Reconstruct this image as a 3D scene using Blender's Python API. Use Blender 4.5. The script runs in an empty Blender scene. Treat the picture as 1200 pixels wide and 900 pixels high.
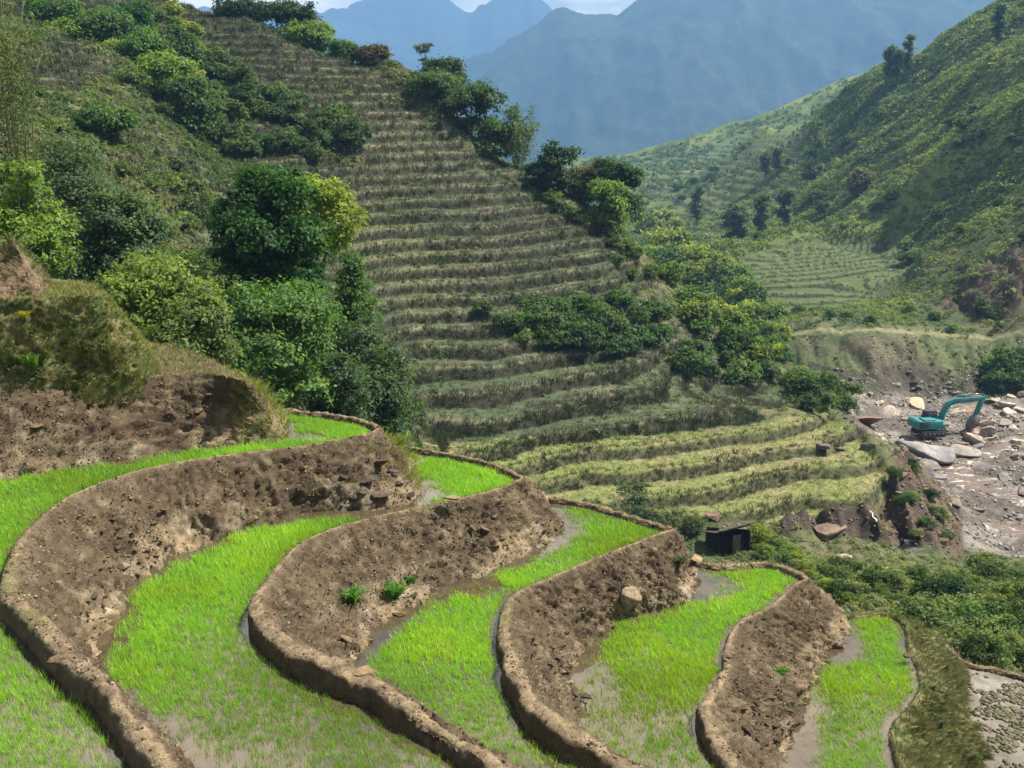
HAZE_DENS = 0.00024; EXPOSURE = 1.3; CLOUD = 25.0
import bpy, math, random
import numpy as np
PI = math.pi
sc = bpy.context.scene
COL = sc.collection
RNG = np.random.default_rng(7)

# ------------------------------------------------------------------ camera model (photo is 1200 x 900)
FPX = 1200.0
TH = math.atan(300 / 1200.0)
CT, ST = math.cos(TH), math.sin(TH)

def ray(u, v):
    u = np.asarray(u, float); v = np.asarray(v, float)
    cx = (u - 600) / FPX; cy = (450 - v) / FPX
    return np.stack([cx, CT + ST * cy, -ST + CT * cy], -1)

def at_z(u, v, z):
    d = ray(u, v)
    return d * (z / d[..., 2])[..., None]

def at_y(u, v, y):
    d = ray(u, v)
    return d * (y / d[..., 1])[..., None]

def project(p):
    x, y, z = p[..., 0], p[..., 1], p[..., 2]
    dep = y * CT - z * ST
    up = y * ST + z * CT
    dep = np.maximum(dep, 0.1)
    return 600 + FPX * x / dep, 450 - FPX * up / dep

cam = bpy.data.cameras.new('camera'); camo = bpy.data.objects.new('camera', cam); COL.objects.link(camo)
cam.sensor_width = 36; cam.lens = 36.0 * FPX / 1200.0
camo.rotation_euler = (PI / 2 - TH, 0, 0)
cam.clip_start = 0.1; cam.clip_end = 20000
sc.camera = camo

# ------------------------------------------------------------------ noise
def _hash(ix, iy, iz, seed):
    h = (ix.astype(np.uint32) * np.uint32(374761393) + iy.astype(np.uint32) * np.uint32(668265263)
         + iz.astype(np.uint32) * np.uint32(2147483647 - 19) + np.uint32((seed * 1274126177) & 0xffffffff))
    h = (h ^ (h >> np.uint32(13))) * np.uint32(1274126177)
    h = h ^ (h >> np.uint32(16))
    return (h & np.uint32(0xffff)).astype(np.float32) / 65535.0

def vn2(x, y, seed=0):
    xi = np.floor(x); yi = np.floor(y)
    fx = (x - xi); fy = (y - yi)
    fx = fx * fx * (3 - 2 * fx); fy = fy * fy * (3 - 2 * fy)
    xi = xi.astype(np.int64); yi = yi.astype(np.int64); z = np.zeros_like(xi)
    a = _hash(xi, yi, z, seed); b = _hash(xi + 1, yi, z, seed)
    c = _hash(xi, yi + 1, z, seed); d = _hash(xi + 1, yi + 1, z, seed)
    return (a + (b - a) * fx) * (1 - fy) + (c + (d - c) * fx) * fy

def fbm2(x, y, seed=0, octv=4, gain=0.5):
    s = 0; a = 1.0; t = 0
    for k in range(octv):
        s = s + a * (vn2(x * 2 ** k + 17.3 * k, y * 2 ** k - 9.1 * k, seed + k) * 2 - 1); t += a; a *= gain
    return s / t

def vn3(p, seed=0):
    i = np.floor(p); f = p - i; f = f * f * (3 - 2 * f); i = i.astype(np.int64)
    r = 0
    for dx in (0, 1):
        for dy in (0, 1):
            for dz in (0, 1):
                w = (f[:, 0] if dx else 1 - f[:, 0]) * (f[:, 1] if dy else 1 - f[:, 1]) * (f[:, 2] if dz else 1 - f[:, 2])
                r = r + w * _hash(i[:, 0] + dx, i[:, 1] + dy, i[:, 2] + dz, seed)
    return r

def fbm3(p, seed=0, octv=4, gain=0.5):
    s = 0; a = 1.0; t = 0
    for k in range(octv):
        s = s + a * (vn3(p * 2 ** k + 11.7 * k, seed + k) * 2 - 1); t += a; a *= gain
    return s / t

def sstep(a, b, x):
    t = np.clip((x - a) / (b - a), 0, 1)
    return t * t * (3 - 2 * t)

def poly_sd(u, v, poly):
    """signed distance to a polygon, positive inside"""
    P = np.asarray(poly, float); n = len(P)
    d = np.full(u.shape, 1e18); inside = np.zeros(u.shape, bool)
    for i in range(n):
        a = P[i]; b = P[(i + 1) % n]
        ex, ey = b - a
        wx = u - a[0]; wy = v - a[1]
        t = np.clip((wx * ex + wy * ey) / (ex * ex + ey * ey + 1e-12), 0, 1)
        d = np.minimum(d, (wx - ex * t) ** 2 + (wy - ey * t) ** 2)
        c = ((a[1] <= v) & (b[1] > v)) | ((b[1] <= v) & (a[1] > v))
        with np.errstate(divide='ignore', invalid='ignore'):
            xc = a[0] + (v - a[1]) / (b[1] - a[1] + (1e-12 if b[1] == a[1] else 0)) * ex
        inside ^= c & (u < xc)
    d = np.sqrt(d)
    return np.where(inside, d, -d)

# ------------------------------------------------------------------ mesh helpers
def new_mesh(name, V, F, mat=None, attrs=None, smooth=False, fmat=None):
    """V (n,3); F (m,k) array or a list of arrays of faces of equal size each"""
    me = bpy.data.meshes.new(name)
    Fs = F if isinstance(F, list) else [F]
    Fs = [np.asarray(f, np.int32) for f in Fs if len(f)]
    V = np.asarray(V, np.float32)
    me.vertices.add(len(V)); me.vertices.foreach_set('co', V.ravel())
    nl = sum(f.size for f in Fs); nf = sum(len(f) for f in Fs)
    me.loops.add(nl); me.polygons.add(nf)
    me.loops.foreach_set('vertex_index', np.concatenate([f.ravel() for f in Fs]))
    st = []; o = 0
    for f in Fs:
        st.append(o + np.arange(len(f)) * f.shape[1]); o += f.size
    me.polygons.foreach_set('loop_start', np.concatenate(st).astype(np.int32))
    if smooth: me.polygons.foreach_set('use_smooth', np.ones(nf, bool))
    if attrs:
        for k, a in attrs.items():
            a = np.asarray(a, np.float32)
            if a.ndim == 1:
                at = me.attributes.new(k, 'FLOAT', 'POINT'); at.data.foreach_set('value', a)
            else:
                if a.shape[1] == 3: a = np.concatenate([a, np.ones((len(a), 1), np.float32)], 1)
                at = me.attributes.new(k, 'FLOAT_COLOR', 'POINT'); at.data.foreach_set('color', a.ravel())
    if mat:
        for m in (mat if isinstance(mat, (list, tuple)) else [mat]): me.materials.append(m)
    me.update(calc_edges=True)
    if fmat is not None: me.polygons.foreach_set('material_index', np.asarray(fmat, np.int32))
    return me

def link(name, me, parent=None, loc=None, rot=None, scale=None, color=None):
    o = bpy.data.objects.new(name, me); COL.objects.link(o)
    if parent: o.parent = parent
    if loc is not None: o.location = [float(a) for a in loc]
    if rot is not None: o.rotation_euler = rot
    if scale is not None: o.scale = scale if hasattr(scale, '__len__') else (scale,) * 3
    if color is not None: o.color = (*color, 1)
    return o

def tag(o, label, cat, group=None, kind=None):
    o['label'] = label; o['category'] = cat
    if group: o['group'] = group
    if kind: o['kind'] = kind
    return o

class MB:
    """collects boxes, tubes, prisms into one mesh"""
    def __init__(s): s.V = []; s.F = {}; s.n = 0
    def add(s, V, F):
        V = np.asarray(V, float); s.V.append(V)
        for f in F: s.F.setdefault(len(f), []).append([i + s.n for i in f])
        s.n += len(V)
    def box(s, c, d, rot=None, taper=1.0):
        c = np.asarray(c, float); h = np.asarray(d, float) / 2
        V = np.array([[sx * h[0] * (taper if sz > 0 else 1), sy * h[1] * (taper if sz > 0 else 1), sz * h[2]] for sz in (-1, 1) for sy in (-1, 1) for sx in (-1, 1)])
        if rot is not None: V = V @ np.asarray(rot).T
        s.add(V + c, [(0, 2, 3, 1), (4, 5, 7, 6), (0, 1, 5, 4), (2, 6, 7, 3), (0, 4, 6, 2), (1, 3, 7, 5)])
    def prism(s, pts, y0, y1):
        """polygon in the x-z plane extruded along y"""
        n = len(pts)
        V = [(p[0], y0, p[1]) for p in pts] + [(p[0], y1, p[1]) for p in pts]
        F = [tuple(range(n)), tuple(range(2 * n - 1, n - 1, -1))] + [(i, n + i, n + (i + 1) % n, (i + 1) % n) for i in range(n)]
        s.add(V, F)
    def tube(s, path, rad, sides=7, cap=True):
        V, F = tube_geo(path, rad, sides); s.add(V, F)
        if cap:
            n = len(path)
            s.F.setdefault(sides, []).append([s.n - sides + i for i in range(sides)])
            s.F.setdefault(sides, []).append([s.n - sides * n + sides - 1 - i for i in range(sides)])
    def cyl(s, a, b, r, sides=12): s.tube([a, b], [r, r], sides)
    def mesh(s, name, mat, smooth=False, attrs=None):
        V = np.concatenate(s.V)
        return new_mesh(name, V, [np.array(f) for f in s.F.values()], mat, attrs, smooth)
    def build(s, name, mat, parent=None, bevel=0, smooth=False, **k):
        o = link(name, s.mesh(name, mat, smooth), parent, **k)
        if bevel:
            m = o.modifiers.new('b', 'BEVEL'); m.width = bevel; m.segments = 2; m.limit_method = 'ANGLE'
        return o

def tube_geo(path, rad, sides=7):
    P = np.asarray(path, float); n = len(P)
    T = np.gradient(P, axis=0); T /= np.linalg.norm(T, axis=1)[:, None] + 1e-9
    V = []
    ref = np.array([0.31, 0.95, 0.1])
    for i in range(n):
        a = np.cross(T[i], ref); a /= np.linalg.norm(a) + 1e-9; b = np.cross(T[i], a)
        ang = np.arange(sides) * 2 * PI / sides
        V.append(P[i] + rad[i] * (np.cos(ang)[:, None] * a + np.sin(ang)[:, None] * b))
    F = [(i * sides + j, i * sides + (j + 1) % sides, (i + 1) * sides + (j + 1) % sides, (i + 1) * sides + j) for i in range(n - 1) for j in range(sides)]
    return np.concatenate(V), F

def grid_faces(nr, nc):
    i = np.arange(nr - 1)[:, None] * nc + np.arange(nc - 1)[None]
    return np.stack([i, i + 1, i + nc + 1, i + nc], -1).reshape(-1, 4)

def merge_instances(tmpls, idx, pos, scl, rotz, tilt=None, tint=None):
    """copies of small templates (V,F) gathered in ONE mesh; tint: per instance value or colour"""
    Vs = []; Fs = []; Ts = []; base = 0
    for k, (tv, tf) in enumerate(tmpls):
        sel = np.where(idx == k)[0]
        if not len(sel): continue
        c, s_ = np.cos(rotz[sel]), np.sin(rotz[sel])
        sc3 = scl[sel] if scl.ndim == 2 else np.repeat(scl[sel][:, None], 3, 1)
        t = tv[None] * sc3[:, None, :]
        X = t[..., 0] * c[:, None] - t[..., 1] * s_[:, None]
        Y = t[..., 0] * s_[:, None] + t[..., 1] * c[:, None]
        Z = t[..., 2]
        if tilt is not None:
            X = X + Z * tilt[sel, 0][:, None]; Y = Y + Z * tilt[sel, 1][:, None]
        V = np.stack([X, Y, Z], -1) + pos[sel][:, None, :]
        F = tf[None] + (base + np.arange(len(sel)) * len(tv))[:, None, None]
        Vs.append(V.reshape(-1, 3)); Fs.append(F.reshape(-1, tf.shape[1])); base += len(sel) * len(tv)
        if tint is not None: Ts.append(np.repeat(tint[sel], len(tv), axis=0))
    return np.concatenate(Vs), Fs, (np.concatenate(Ts) if tint is not None else None)

# ------------------------------------------------------------------ materials
def nmat(name):
    m = bpy.data.materials.new(name); m.use_nodes = True
    nt = m.node_tree; nt.nodes.clear()
    return m, nt

class G:
    def __init__(s, nt): s.nt = nt
    def n(s, t, **k):
        o = s.nt.nodes.new(t)
        for a, b in k.items():
            if a.startswith('i_'): pass
            else: setattr(o, a, b)
        return o
    def l(s, a, b): s.nt.links.new(a, b)
    def noise(s, vec, scale, detail=5, rough=0.6, dist=0.0):
        o = s.n('ShaderNodeTexNoise'); o.inputs['Scale'].default_value = scale; o.inputs['Detail'].default_value = detail
        o.inputs['Roughness'].default_value = rough; o.inputs['Distortion'].default_value = dist
        if vec is not None: s.l(vec, o.inputs['Vector'])
        return o.outputs['Fac']
    def ramp(s, fac, stops):
        o = s.n('ShaderNodeValToRGB'); e = o.color_ramp.elements
        while len(e) < len(stops): e.new(0.5)
        for x, (p, c) in zip(e, stops):
            x.position = p; x.color = (*c, 1) if hasattr(c, '__len__') else (c, c, c, 1)
        s.l(fac, o.inputs['Fac']); return o.outputs['Color']
    def mix(s, fac, a, b, typ='MIX'):
        o = s.n('ShaderNodeMix'); o.data_type = 'RGBA'; o.blend_type = typ
        for x, i in ((fac, 0), (a, 6), (b, 7)):
            if hasattr(x, 'is_linked'): s.l(x, o.inputs[i])
            elif i: o.inputs[i].default_value = (*x, 1)
            else: o.inputs[i].default_value = x
        return o.outputs[2]
    def math(s, op, a, b=None):
        o = s.n('ShaderNodeMath'); o.operation = op
        for x, i in ((a, 0), (b, 1)):
            if x is None: continue
            if hasattr(x, 'is_linked'): s.l(x, o.inputs[i])
            else: o.inputs[i].default_value = x
        return o.outputs[0]
    def bump(s, h, strength=0.5, dist=0.05):
        o = s.n('ShaderNodeBump'); o.inputs['Strength'].default_value = strength; o.inputs['Distance'].default_value = dist
        s.l(h, o.inputs['Height']); return o.outputs['Normal']
    def bsdf(s, col, rough=0.8, spec=0.3, normal=None, metal=0.0):
        o = s.n('ShaderNodeBsdfPrincipled')
        if hasattr(col, 'is_linked'): s.l(col, o.inputs['Base Color'])
        else: o.inputs['Base Color'].default_value = (*col, 1)
        if hasattr(rough, 'is_linked'): s.l(rough, o.inputs['Roughness'])
        else: o.inputs['Roughness'].default_value = rough
        o.inputs['Specular IOR Level'].default_value = spec
        o.inputs['Metallic'].default_value = metal
        if normal is not None: s.l(normal, o.inputs['Normal'])
        return o.outputs[0]
    def out(s, sh, vol=None):
        o = s.n('ShaderNodeOutputMaterial'); s.l(sh, o.inputs['Surface'])
    def pos(s): return s.n('ShaderNodeNewGeometry').outputs['Position']
    def attr(s, name, typ='GEOMETRY', out='Color'):
        o = s.n('ShaderNodeAttribute'); o.attribute_name = name; o.attribute_type = typ; return o.outputs[out]

def mat_ground(name, scale=1.5, bumpd=0.12, var=0.55, fine=7.0):
    """base colour from the land cover stored on the mesh, broken up by noise"""
    m, nt = nmat(name); g = G(nt); p = g.pos()
    c = g.attr('Col')
    n1 = g.noise(p, scale, 6, 0.65); n2 = g.noise(p, fine, 5, 0.7)
    f = g.ramp(n1, [(0.28, (1 - var,) * 3), (0.72, (1 + var * .8,) * 3)])
    c = g.mix(1.0, c, f, 'MULTIPLY')
    f2 = g.ramp(n2, [(0.3, (0.6,) * 3), (0.7, (1.35,) * 3)])
    c = g.mix(1.0, c, f2, 'MULTIPLY')
    h = g.math('ADD', g.math('MULTIPLY', n1, 1.0), g.math('MULTIPLY', n2, 0.5))
    g.out(g.bsdf(c, 0.9, 0.15, g.bump(h, 0.8, bumpd)))
    return m

def mat_leaf(name, base=None, trans=0.35, rough=0.5, spec=0.25, attrcol=False, tr_gain=(1.5, 1.55, 0.7)):
    m, nt = nmat(name); g = G(nt)
    if attrcol: c = g.attr('Col')
    elif base is None:
        oi = g.n('ShaderNodeObjectInfo'); c = oi.outputs['Color']
    else:
        rgb = g.n('ShaderNodeRGB'); rgb.outputs[0].default_value = (*base, 1); c = rgb.outputs[0]
    if not attrcol:
        t = g.attr('tint', out='Fac')
        f = g.ramp(t, [(0.0, (0.5, 0.55, 0.6)), (0.5, (1, 1, 1)), (1.0, (1.75, 1.5, 1.1))])
        c = g.mix(1.0, c, f, 'MULTIPLY')
    d = g.bsdf(c, rough, spec)
    tn = g.n('ShaderNodeBsdfTranslucent'); g.l(g.mix(1.0, c, tr_gain, 'MULTIPLY'), tn.inputs['Color'])
    mx = g.n('ShaderNodeMixShader'); mx.inputs[0].default_value = trans
    g.l(d, mx.inputs[1]); g.l(tn.outputs[0], mx.inputs[2])
    g.out(mx.outputs[0])
    return m

def mat_simple(name, col, rough=0.6, spec=0.4, var=0.25, scale=3, metal=0.0, dirt=None, bumps=0.0):
    m, nt = nmat(name); g = G(nt)
    tc = g.n('ShaderNodeTexCoord').outputs['Object']
    n = g.noise(tc, scale, 6, 0.65)
    c = g.mix(g.ramp(n, [(0.3, 0.0), (0.7, 1.0)]), tuple(x * (1 - var) for x in col), tuple(min(1, x * (1 + var)) for x in col))
    if dirt:
        n2 = g.noise(tc, scale * 2.3, 8, 0.7)
        c = g.mix(g.ramp(n2, [(0.5, 0.0), (0.68, 0.85)]), c, dirt)
    nm = g.bump(n, bumps, 0.05) if bumps else None
    g.out(g.bsdf(c, rough, spec, nm, metal))
    return m

def mat_rock(name, c0, c1, c2, scale=1.2):
    m, nt = nmat(name); g = G(nt)
    tc = g.n('ShaderNodeTexCoord').outputs['Object']
    oi = g.n('ShaderNodeObjectInfo')
    add = g.n('ShaderNodeVectorMath'); add.operation = 'ADD'
    g.l(tc, add.inputs[0]); g.l(oi.outputs['Location'], add.inputs[1]); v = add.outputs[0]
    n = g.noise(v, scale, 8, 0.7, 0.4); n2 = g.noise(v, scale * 6, 6, 0.7)
    c = g.ramp(n, [(0.3, c0), (0.52, c1), (0.72, c2)])
    c = g.mix(1.0, c, oi.outputs['Color'], 'MULTIPLY')
    c = g.mix(1.0, c, g.ramp(n2, [(0.3, 0.55), (0.7, 1.3)]), 'MULTIPLY')
    g.out(g.bsdf(c, 0.8, 0.3, g.bump(g.math('ADD', n, g.math('MULTIPLY', n2, 0.4)), 0.9, 0.15)))
    return m
# ------------------------------------------------------------------ terrain as one height function
CP = []
def cuv(*pts):
    for u, v, y in pts:
        d = at_y(u, v, y); CP.append((d[0], d[1], d[2]))
def cuz(*pts):
    for u, v, z in pts:
        d = at_z(u, v, z); CP.append((d[0], d[1], d[2]))
def cxyz(*pts): CP.extend(pts)

cuv((-250,330,40),(-250,150,80),(-250,0,140),(-250,-80,220),
    (0,330,45),(0,250,58),(0,200,66),(0,150,75),(0,100,86),(0,50,105),(0,0,140),(0,-40,170),
    (100,330,48),(100,260,60),(100,200,72),(100,150,84),(60,92,95),(100,60,118),(100,10,150),(100,-40,185),
    (180,330,58),(180,250,72),(180,200,84),(180,140,107),(180,90,127),(180,40,152),(180,0,178),(170,-30,200),
    (250,380,58),(250,300,76),(250,230,94),(250,170,114),(250,110,131),(250,60,148),(250,15,168),
    (330,470,50),(330,400,66),(330,330,86),(330,250,98),(330,180,116),(330,120,131),(330,70,145),(330,35,158),
    (395,478,64),(400,400,88),(400,330,98),(440,480,84),(400,250,107),(400,180,122),(400,120,134),(400,85,145),(390,66,152),
    (480,500,82),(480,440,91),(480,380,100),(480,300,109),(480,230,120),(480,170,131),(480,125,140),
    (570,470,88),(570,400,99),(570,320,110),(570,250,121),(570,200,131),
    (660,480,90),(660,410,101),(660,340,111),(660,280,121),(650,245,129),
    (740,450,97),(740,400,105),(740,350,114),(735,310,123),
    (800,450,102),(800,400,112),(880,460,105),(950,470,106),
    (700,250,136),(760,305,133),(820,350,130),(870,390,126),(920,432,120),(985,457,112),
    (560,165,143),(620,205,140),(500,112,148),(445,84,152),
    (950,626,72.8),(1000,627,73.2),(950,641,71),(1000,652,69.7),(1050,664,68.5),(1060,624,76.5),(1100,644,76.2),(1180,674,66),
    (880,642,69.5),(940,662,64),(830,655,67),(830,635,70),(760,640,69),(700,626,70),(640,606,71),(1000,690,47),(1060,702,43),(1120,694,46),(1200,694,50),(1060,742,33),(1120,752,33),(1200,762,34),(1300,742,40),
    (250,450,46),(350,492,44),
    (930,440,148),(1000,457,148),(1060,462,150),(1150,462,152),(1250,462,152),(1000,400,163),(1100,396,165),(1200,394,163),(940,397,166),
    (1000,384,171),(1100,384,172),(940,375,177),(1000,367,190),(1060,364,186),(1100,312,232),
    (1100,350,187),(1140,330,182),(1200,300,180),(1200,362,169),(1150,372,173),(1300,300,175),(1300,380,165),
    (1100,290,215),(1200,240,207),(1200,150,255),(1200,60,320),(1200,8,380),(1300,-70,400),(1300,100,270),(1300,220,205),
    (1000,240,330),(1000,180,390),(1000,125,450),(1000,98,480),(1100,200,280),(1100,120,350),(1100,75,410),(1100,50,430),
    (900,262,400),(900,220,460),(900,172,560),(900,146,600),(850,190,620),(820,220,560),(820,262,430),(760,262,480),(760,222,600),(745,202,680),
    (1100,100,520),(1000,150,600),(900,190,720),(1200,80,500),
    (720,192,860),(800,170,880),(900,136,880),(1000,96,880),(640,200,870),(500,200,880),(200,200,880),(1200,60,880))
cuz((570,530,-25.6),(700,515,-25.6),(830,500,-25.6),(940,488,-25.6),(600,556,-26.5),(720,540,-26.5),(860,520,-26.5),(990,505,-26.5),(620,580,-27.3),(760,565,-27.3),(900,545,-27.3),(1020,528,-27.3),
    (700,600,-28.1),(820,588,-28.1),(940,570,-28.1),(1040,555,-28.1),(760,614,-28.9),(900,606,-28.9),(1030,588,-28.9))
cuz((850,318,-31.6),(960,313,-31.6),(1060,308,-31.6),(870,294,-28.8),(980,290,-28.8),(1060,286,-28.8),(900,280,-27.4),(1060,272,-27.4),(880,345,-34.3),(960,350,-34.3),(1040,354,-34.3),(870,331,-33),(1050,326,-33))
cuz((1015,500,-26.8),(1036,524,-27.6),(1060,552,-28.4))
cuz((1000,477,-38.5),(1050,470,-38.7),(1100,468,-38.7),(1200,471,-38.5),(1050,512,-39.3),(1100,502,-38.6),(1150,502,-38.9),(1200,502,-39),
    (1092,562,-40),(1130,562,-40.3),(1200,562,-40),(1078,577,-30.8),(1108,604,-33.5),(1070,545,-31.5),(1132,604,-40.3),(1150,622,-41),(1200,642,-41.2),(1150,652,-41),(1300,562,-40),(1300,652,-41),(1300,480,-38.5))
cxyz((-60,200,5),(-30,190,-6),(-8,175,-16),(14,162,-26),(28,150,-33),(40,140,-37),(-100,250,12),(-40,260,-25),(0,230,-36),(30,185,-38),(48,160,-39),(46,126,-38.6),
     (20,300,-37),(10,450,-36),(0,600,-34),(-150,400,0),(-80,600,-10),(-300,600,20),(-120,300,10),
     (-14,13,-12),(-6,13,-13),(0,13,-14),(6,13,-15.5),(12,13,-18),(-16,20,-9.5),(-7,20,-11),(0,20,-12.5),(6,20,-14.5),(11,20,-17),
     (-4,25,-10),(0,25,-12),(4,25,-13.2),(7,25,-14.2),(10,25,-16),(-10,28,-7.6),(-20,27,-6.5),(-6,28,-9.5),
     (12,20,-17),(14,25,-17),(20,29,-17.5),(5,40,-19.5),(-3,40,-18),(10,40,-21),(15,50,-24.5),(0,55,-22),(-6,50,-18),(-2,30,-14),(5,30,-15.5),(9,31,-17.2),
     (30,20,-18),(30,30,-19))
CP = np.array(CP, float)

def _st(x, y): return x / y, np.log(y)
_cs, _ct = _st(CP[:, 0], CP[:, 1]); _cq = CP[:, 2] / CP[:, 1]
_r = np.sqrt((_cs[:, None] - _cs[None]) ** 2 + (_ct[:, None] - _ct[None]) ** 2 + 0.03 ** 2)
_n = len(CP)
_A = np.zeros((_n + 3, _n + 3)); _A[:_n, :_n] = _r + np.eye(_n) * -0.0008
_P = np.stack([np.ones(_n), _cs, _ct], 1); _A[:_n, _n:] = _P; _A[_n:, :_n] = _P.T
_w = np.linalg.solve(_A, np.concatenate([_cq, np.zeros(3)]))

def base_z(x, y):
    sh = x.shape; x = x.ravel(); y = y.ravel(); o = np.empty(len(x))
    for a in range(0, len(x), 40000):
        xs, ys = x[a:a + 40000], y[a:a + 40000]
        s, t = _st(xs, ys)
        s32 = s.astype(np.float32); t32 = t.astype(np.float32)
        r = np.sqrt((s32[:, None] - _cs[None].astype(np.float32)) ** 2 + (t32[:, None] - _ct[None].astype(np.float32)) ** 2 + np.float32(0.0009))
        o[a:a + 40000] = (r @ _w[:_n].astype(np.float32) + _w[_n] + _w[_n + 1] * s + _w[_n + 2] * t) * ys
    return o.reshape(sh)

HILL = [(200,30),(262,14),(345,42),(440,88),(500,128),(560,180),(640,232),(700,272),(772,340),(800,395),(870,430),(925,470),(880,498),(560,535),(470,525),(440,480),(400,400),(375,330),(320,215),(236,140)]
FLATS = [(470,522),(880,496),(960,478),(1005,505),(1048,560),(1040,592),(950,612),(830,606),(640,596),(540,565)]
LTERR = [(20,55),(80,40),(135,85),(100,112),(20,110)]
LTOP = [(-100,-40),(340,-40),(345,30),(240,24),(130,22),(60,30),(-100,30)]
RTERR = [(845,318),(900,290),(1062,276),(1075,330),(1040,362),(900,372),(880,345)]
RFAR = [(745,205),(830,165),(905,150),(960,150),(940,240),(870,285),(760,270)]
LSLOPE = [(120,100),(200,150),(300,260),(250,330),(120,330),(60,240)]
RIVER = [(990,462),(1300,455),(1300,690),(1180,668),(1135,655),(1122,625),(1115,600),(1078,560),(1050,530),(1010,510),(985,488)]
SCREE = [(905,405),(1300,398),(1300,470),(1160,466),(1000,460),(925,440)]
SCARP = [(1095,362),(1120,318),(1165,292),(1300,280),(1300,350),(1180,372)]
CLIFF = [(915,610),(1010,594),(1044,570),(1052,525),(1085,550),(1125,598),(1125,650),(1060,645),(990,634),(915,630)]
PATHP = [(905,392.5),(1000,391.5),(1300,391),(1300,395.5),(1000,396),(905,396.5)]
ZL = np.array([-60, -24.5, -17.0, 40.0]); LL = np.cumsum([0, 35.5 / .87, 7.5 / 1.2, 57.0 / 1.26])

def sect(u, v, poly, soft=6.0, seed=3, wob=10.0):
    n = fbm2(u * 0.02, v * 0.02, seed, 3)
    return sstep(-soft, soft, poly_sd(u, v, poly) + wob * n)

def terrain(x, y):
    """height and land cover at world x, y"""
    z0 = base_z(x, y)
    u, v = project(np.stack([x, y, z0], -1))
    near = y < 260
    hill = sect(u, v, HILL, 5) * near
    hill = hill * (1 - .85 * sstep(.22, .42, fbm2(x / 13, y / 9, 91, 3)) * sstep(.05, .2, fbm2(x / 40, y / 30, 93, 2) + .1))
    flats = sect(u, v, FLATS, 5, 4, 5) * (y < 130)
    rt = sect(u, v, RTERR, 5, 5, 6) * (y > 150)
    rfar = sect(u, v, RFAR, 10, 6, 10) * (y > 300)
    lt = np.maximum(sect(u, v, LTERR, 10, 7), sect(u, v, LTOP, 8, 8)) * (y > 70)
    lsl = sect(u, v, LSLOPE, 25, 9, 25) * 0.7 * (y > 40)
    river = sect(u, v, RIVER, 4, 10, 6) * ((y > 78) & (y < 170))
    scree = sect(u, v, SCREE, 5, 11, 8) * ((y > 130) & (y < 200))
    scarp = sect(u, v, SCARP, 5, 12, 10) * ((y > 150) & (y < 240))
    cliff = sect(u, v, CLIFF, 4, 13, 6) * ((y > 60) & (y < 110))
    pth = sect(u, v, PATHP, 2, 14, 1) * ((y > 150) & (y < 200))
    ter = np.clip(hill + flats + rt + rfar * .7 + lt + lsl, 0, 1)
    # roughness of open ground
    amp = np.clip(y / 100, 0.25, 3.0)
    zn = fbm2(x / 9 / amp, y / 9 / amp, 21, 4) * 1.5 * amp + fbm2(x / 1.7, y / 1.7, 25, 3) * 0.30
    zn = zn * (1 - 0.9 * ter) * (1 - 0.75 * river) * (1 - 0.6 * scree * 0)
    spur = 1 - 2 * np.abs(fbm2(x / 34 + y / 160, y / 95 - x / 200, 28, 4))
    zn = zn + (spur - .6) * 6.0 * (1 - ter) * sstep(0.10, 0.2, x / y) * sstep(175, 240, y) * (1 - sstep(700, 900, y))
    zn = np.where(y < 30, zn * 0.25, zn)
    z = z0 + zn
    zq = z0 + fbm2(x / 16, y / 16, 31, 3) * 0.85 + fbm2(x / 3.0, y / 3.0, 34, 2) * 0.10
    # big terrace steps, finer ones on the far valley side
    L = np.interp(zq, ZL, LL)
    L = np.where((rt > 0.3) & (y > 150), (z0 * .85 + zq * .15 - (zq - z0) * .0) / 0.62, L)
    L = np.where((rfar > 0.3) & (y > 300), zq / 3.0, L)
    fl = np.floor(L); f = L - fl
    ga = np.where(f < 0.66, f * 0.16 / 0.66, 0.16 + 0.84 * sstep(0.66, 0.97, f))
    Lz = fl + ga
    zt = np.interp(Lz, LL, ZL)
    zt = np.where((rt > 0.3) & (y > 150), Lz * 0.62, zt)
    zt = np.where((rfar > 0.3) & (y > 300), Lz * 3.0, zt)
    zt = zt - (zq - z0) * 0.6
    z = z + (zt - z0) * ter * np.where(ter > 0, 1, 0)
    # river bed: cobbles, channels, eroded banks
    z = z + river * (fbm2(x / 3.5, y / 2.2, 41, 4) * 0.7)
    rid = 1 - np.abs(fbm2(x / 3.0, y / 9.0, 45, 4)) * 2
    z = z + (scree * 0.9 + scarp * 2.2 + cliff * 1.6) * (rid - 0.5)
    cover = dict(hill=hill, flats=flats, rt=rt, rfar=rfar, lt=lt, lsl=lsl, river=river, scree=scree, scarp=scarp, cliff=cliff, path=pth, ter=ter, f=f, u=u, v=v)
    return z, cover

def C3(a): return np.asarray(a, float)[None]
def lerpc(c, t, col): return c + (C3(col) - c) * t[:, None]

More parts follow.
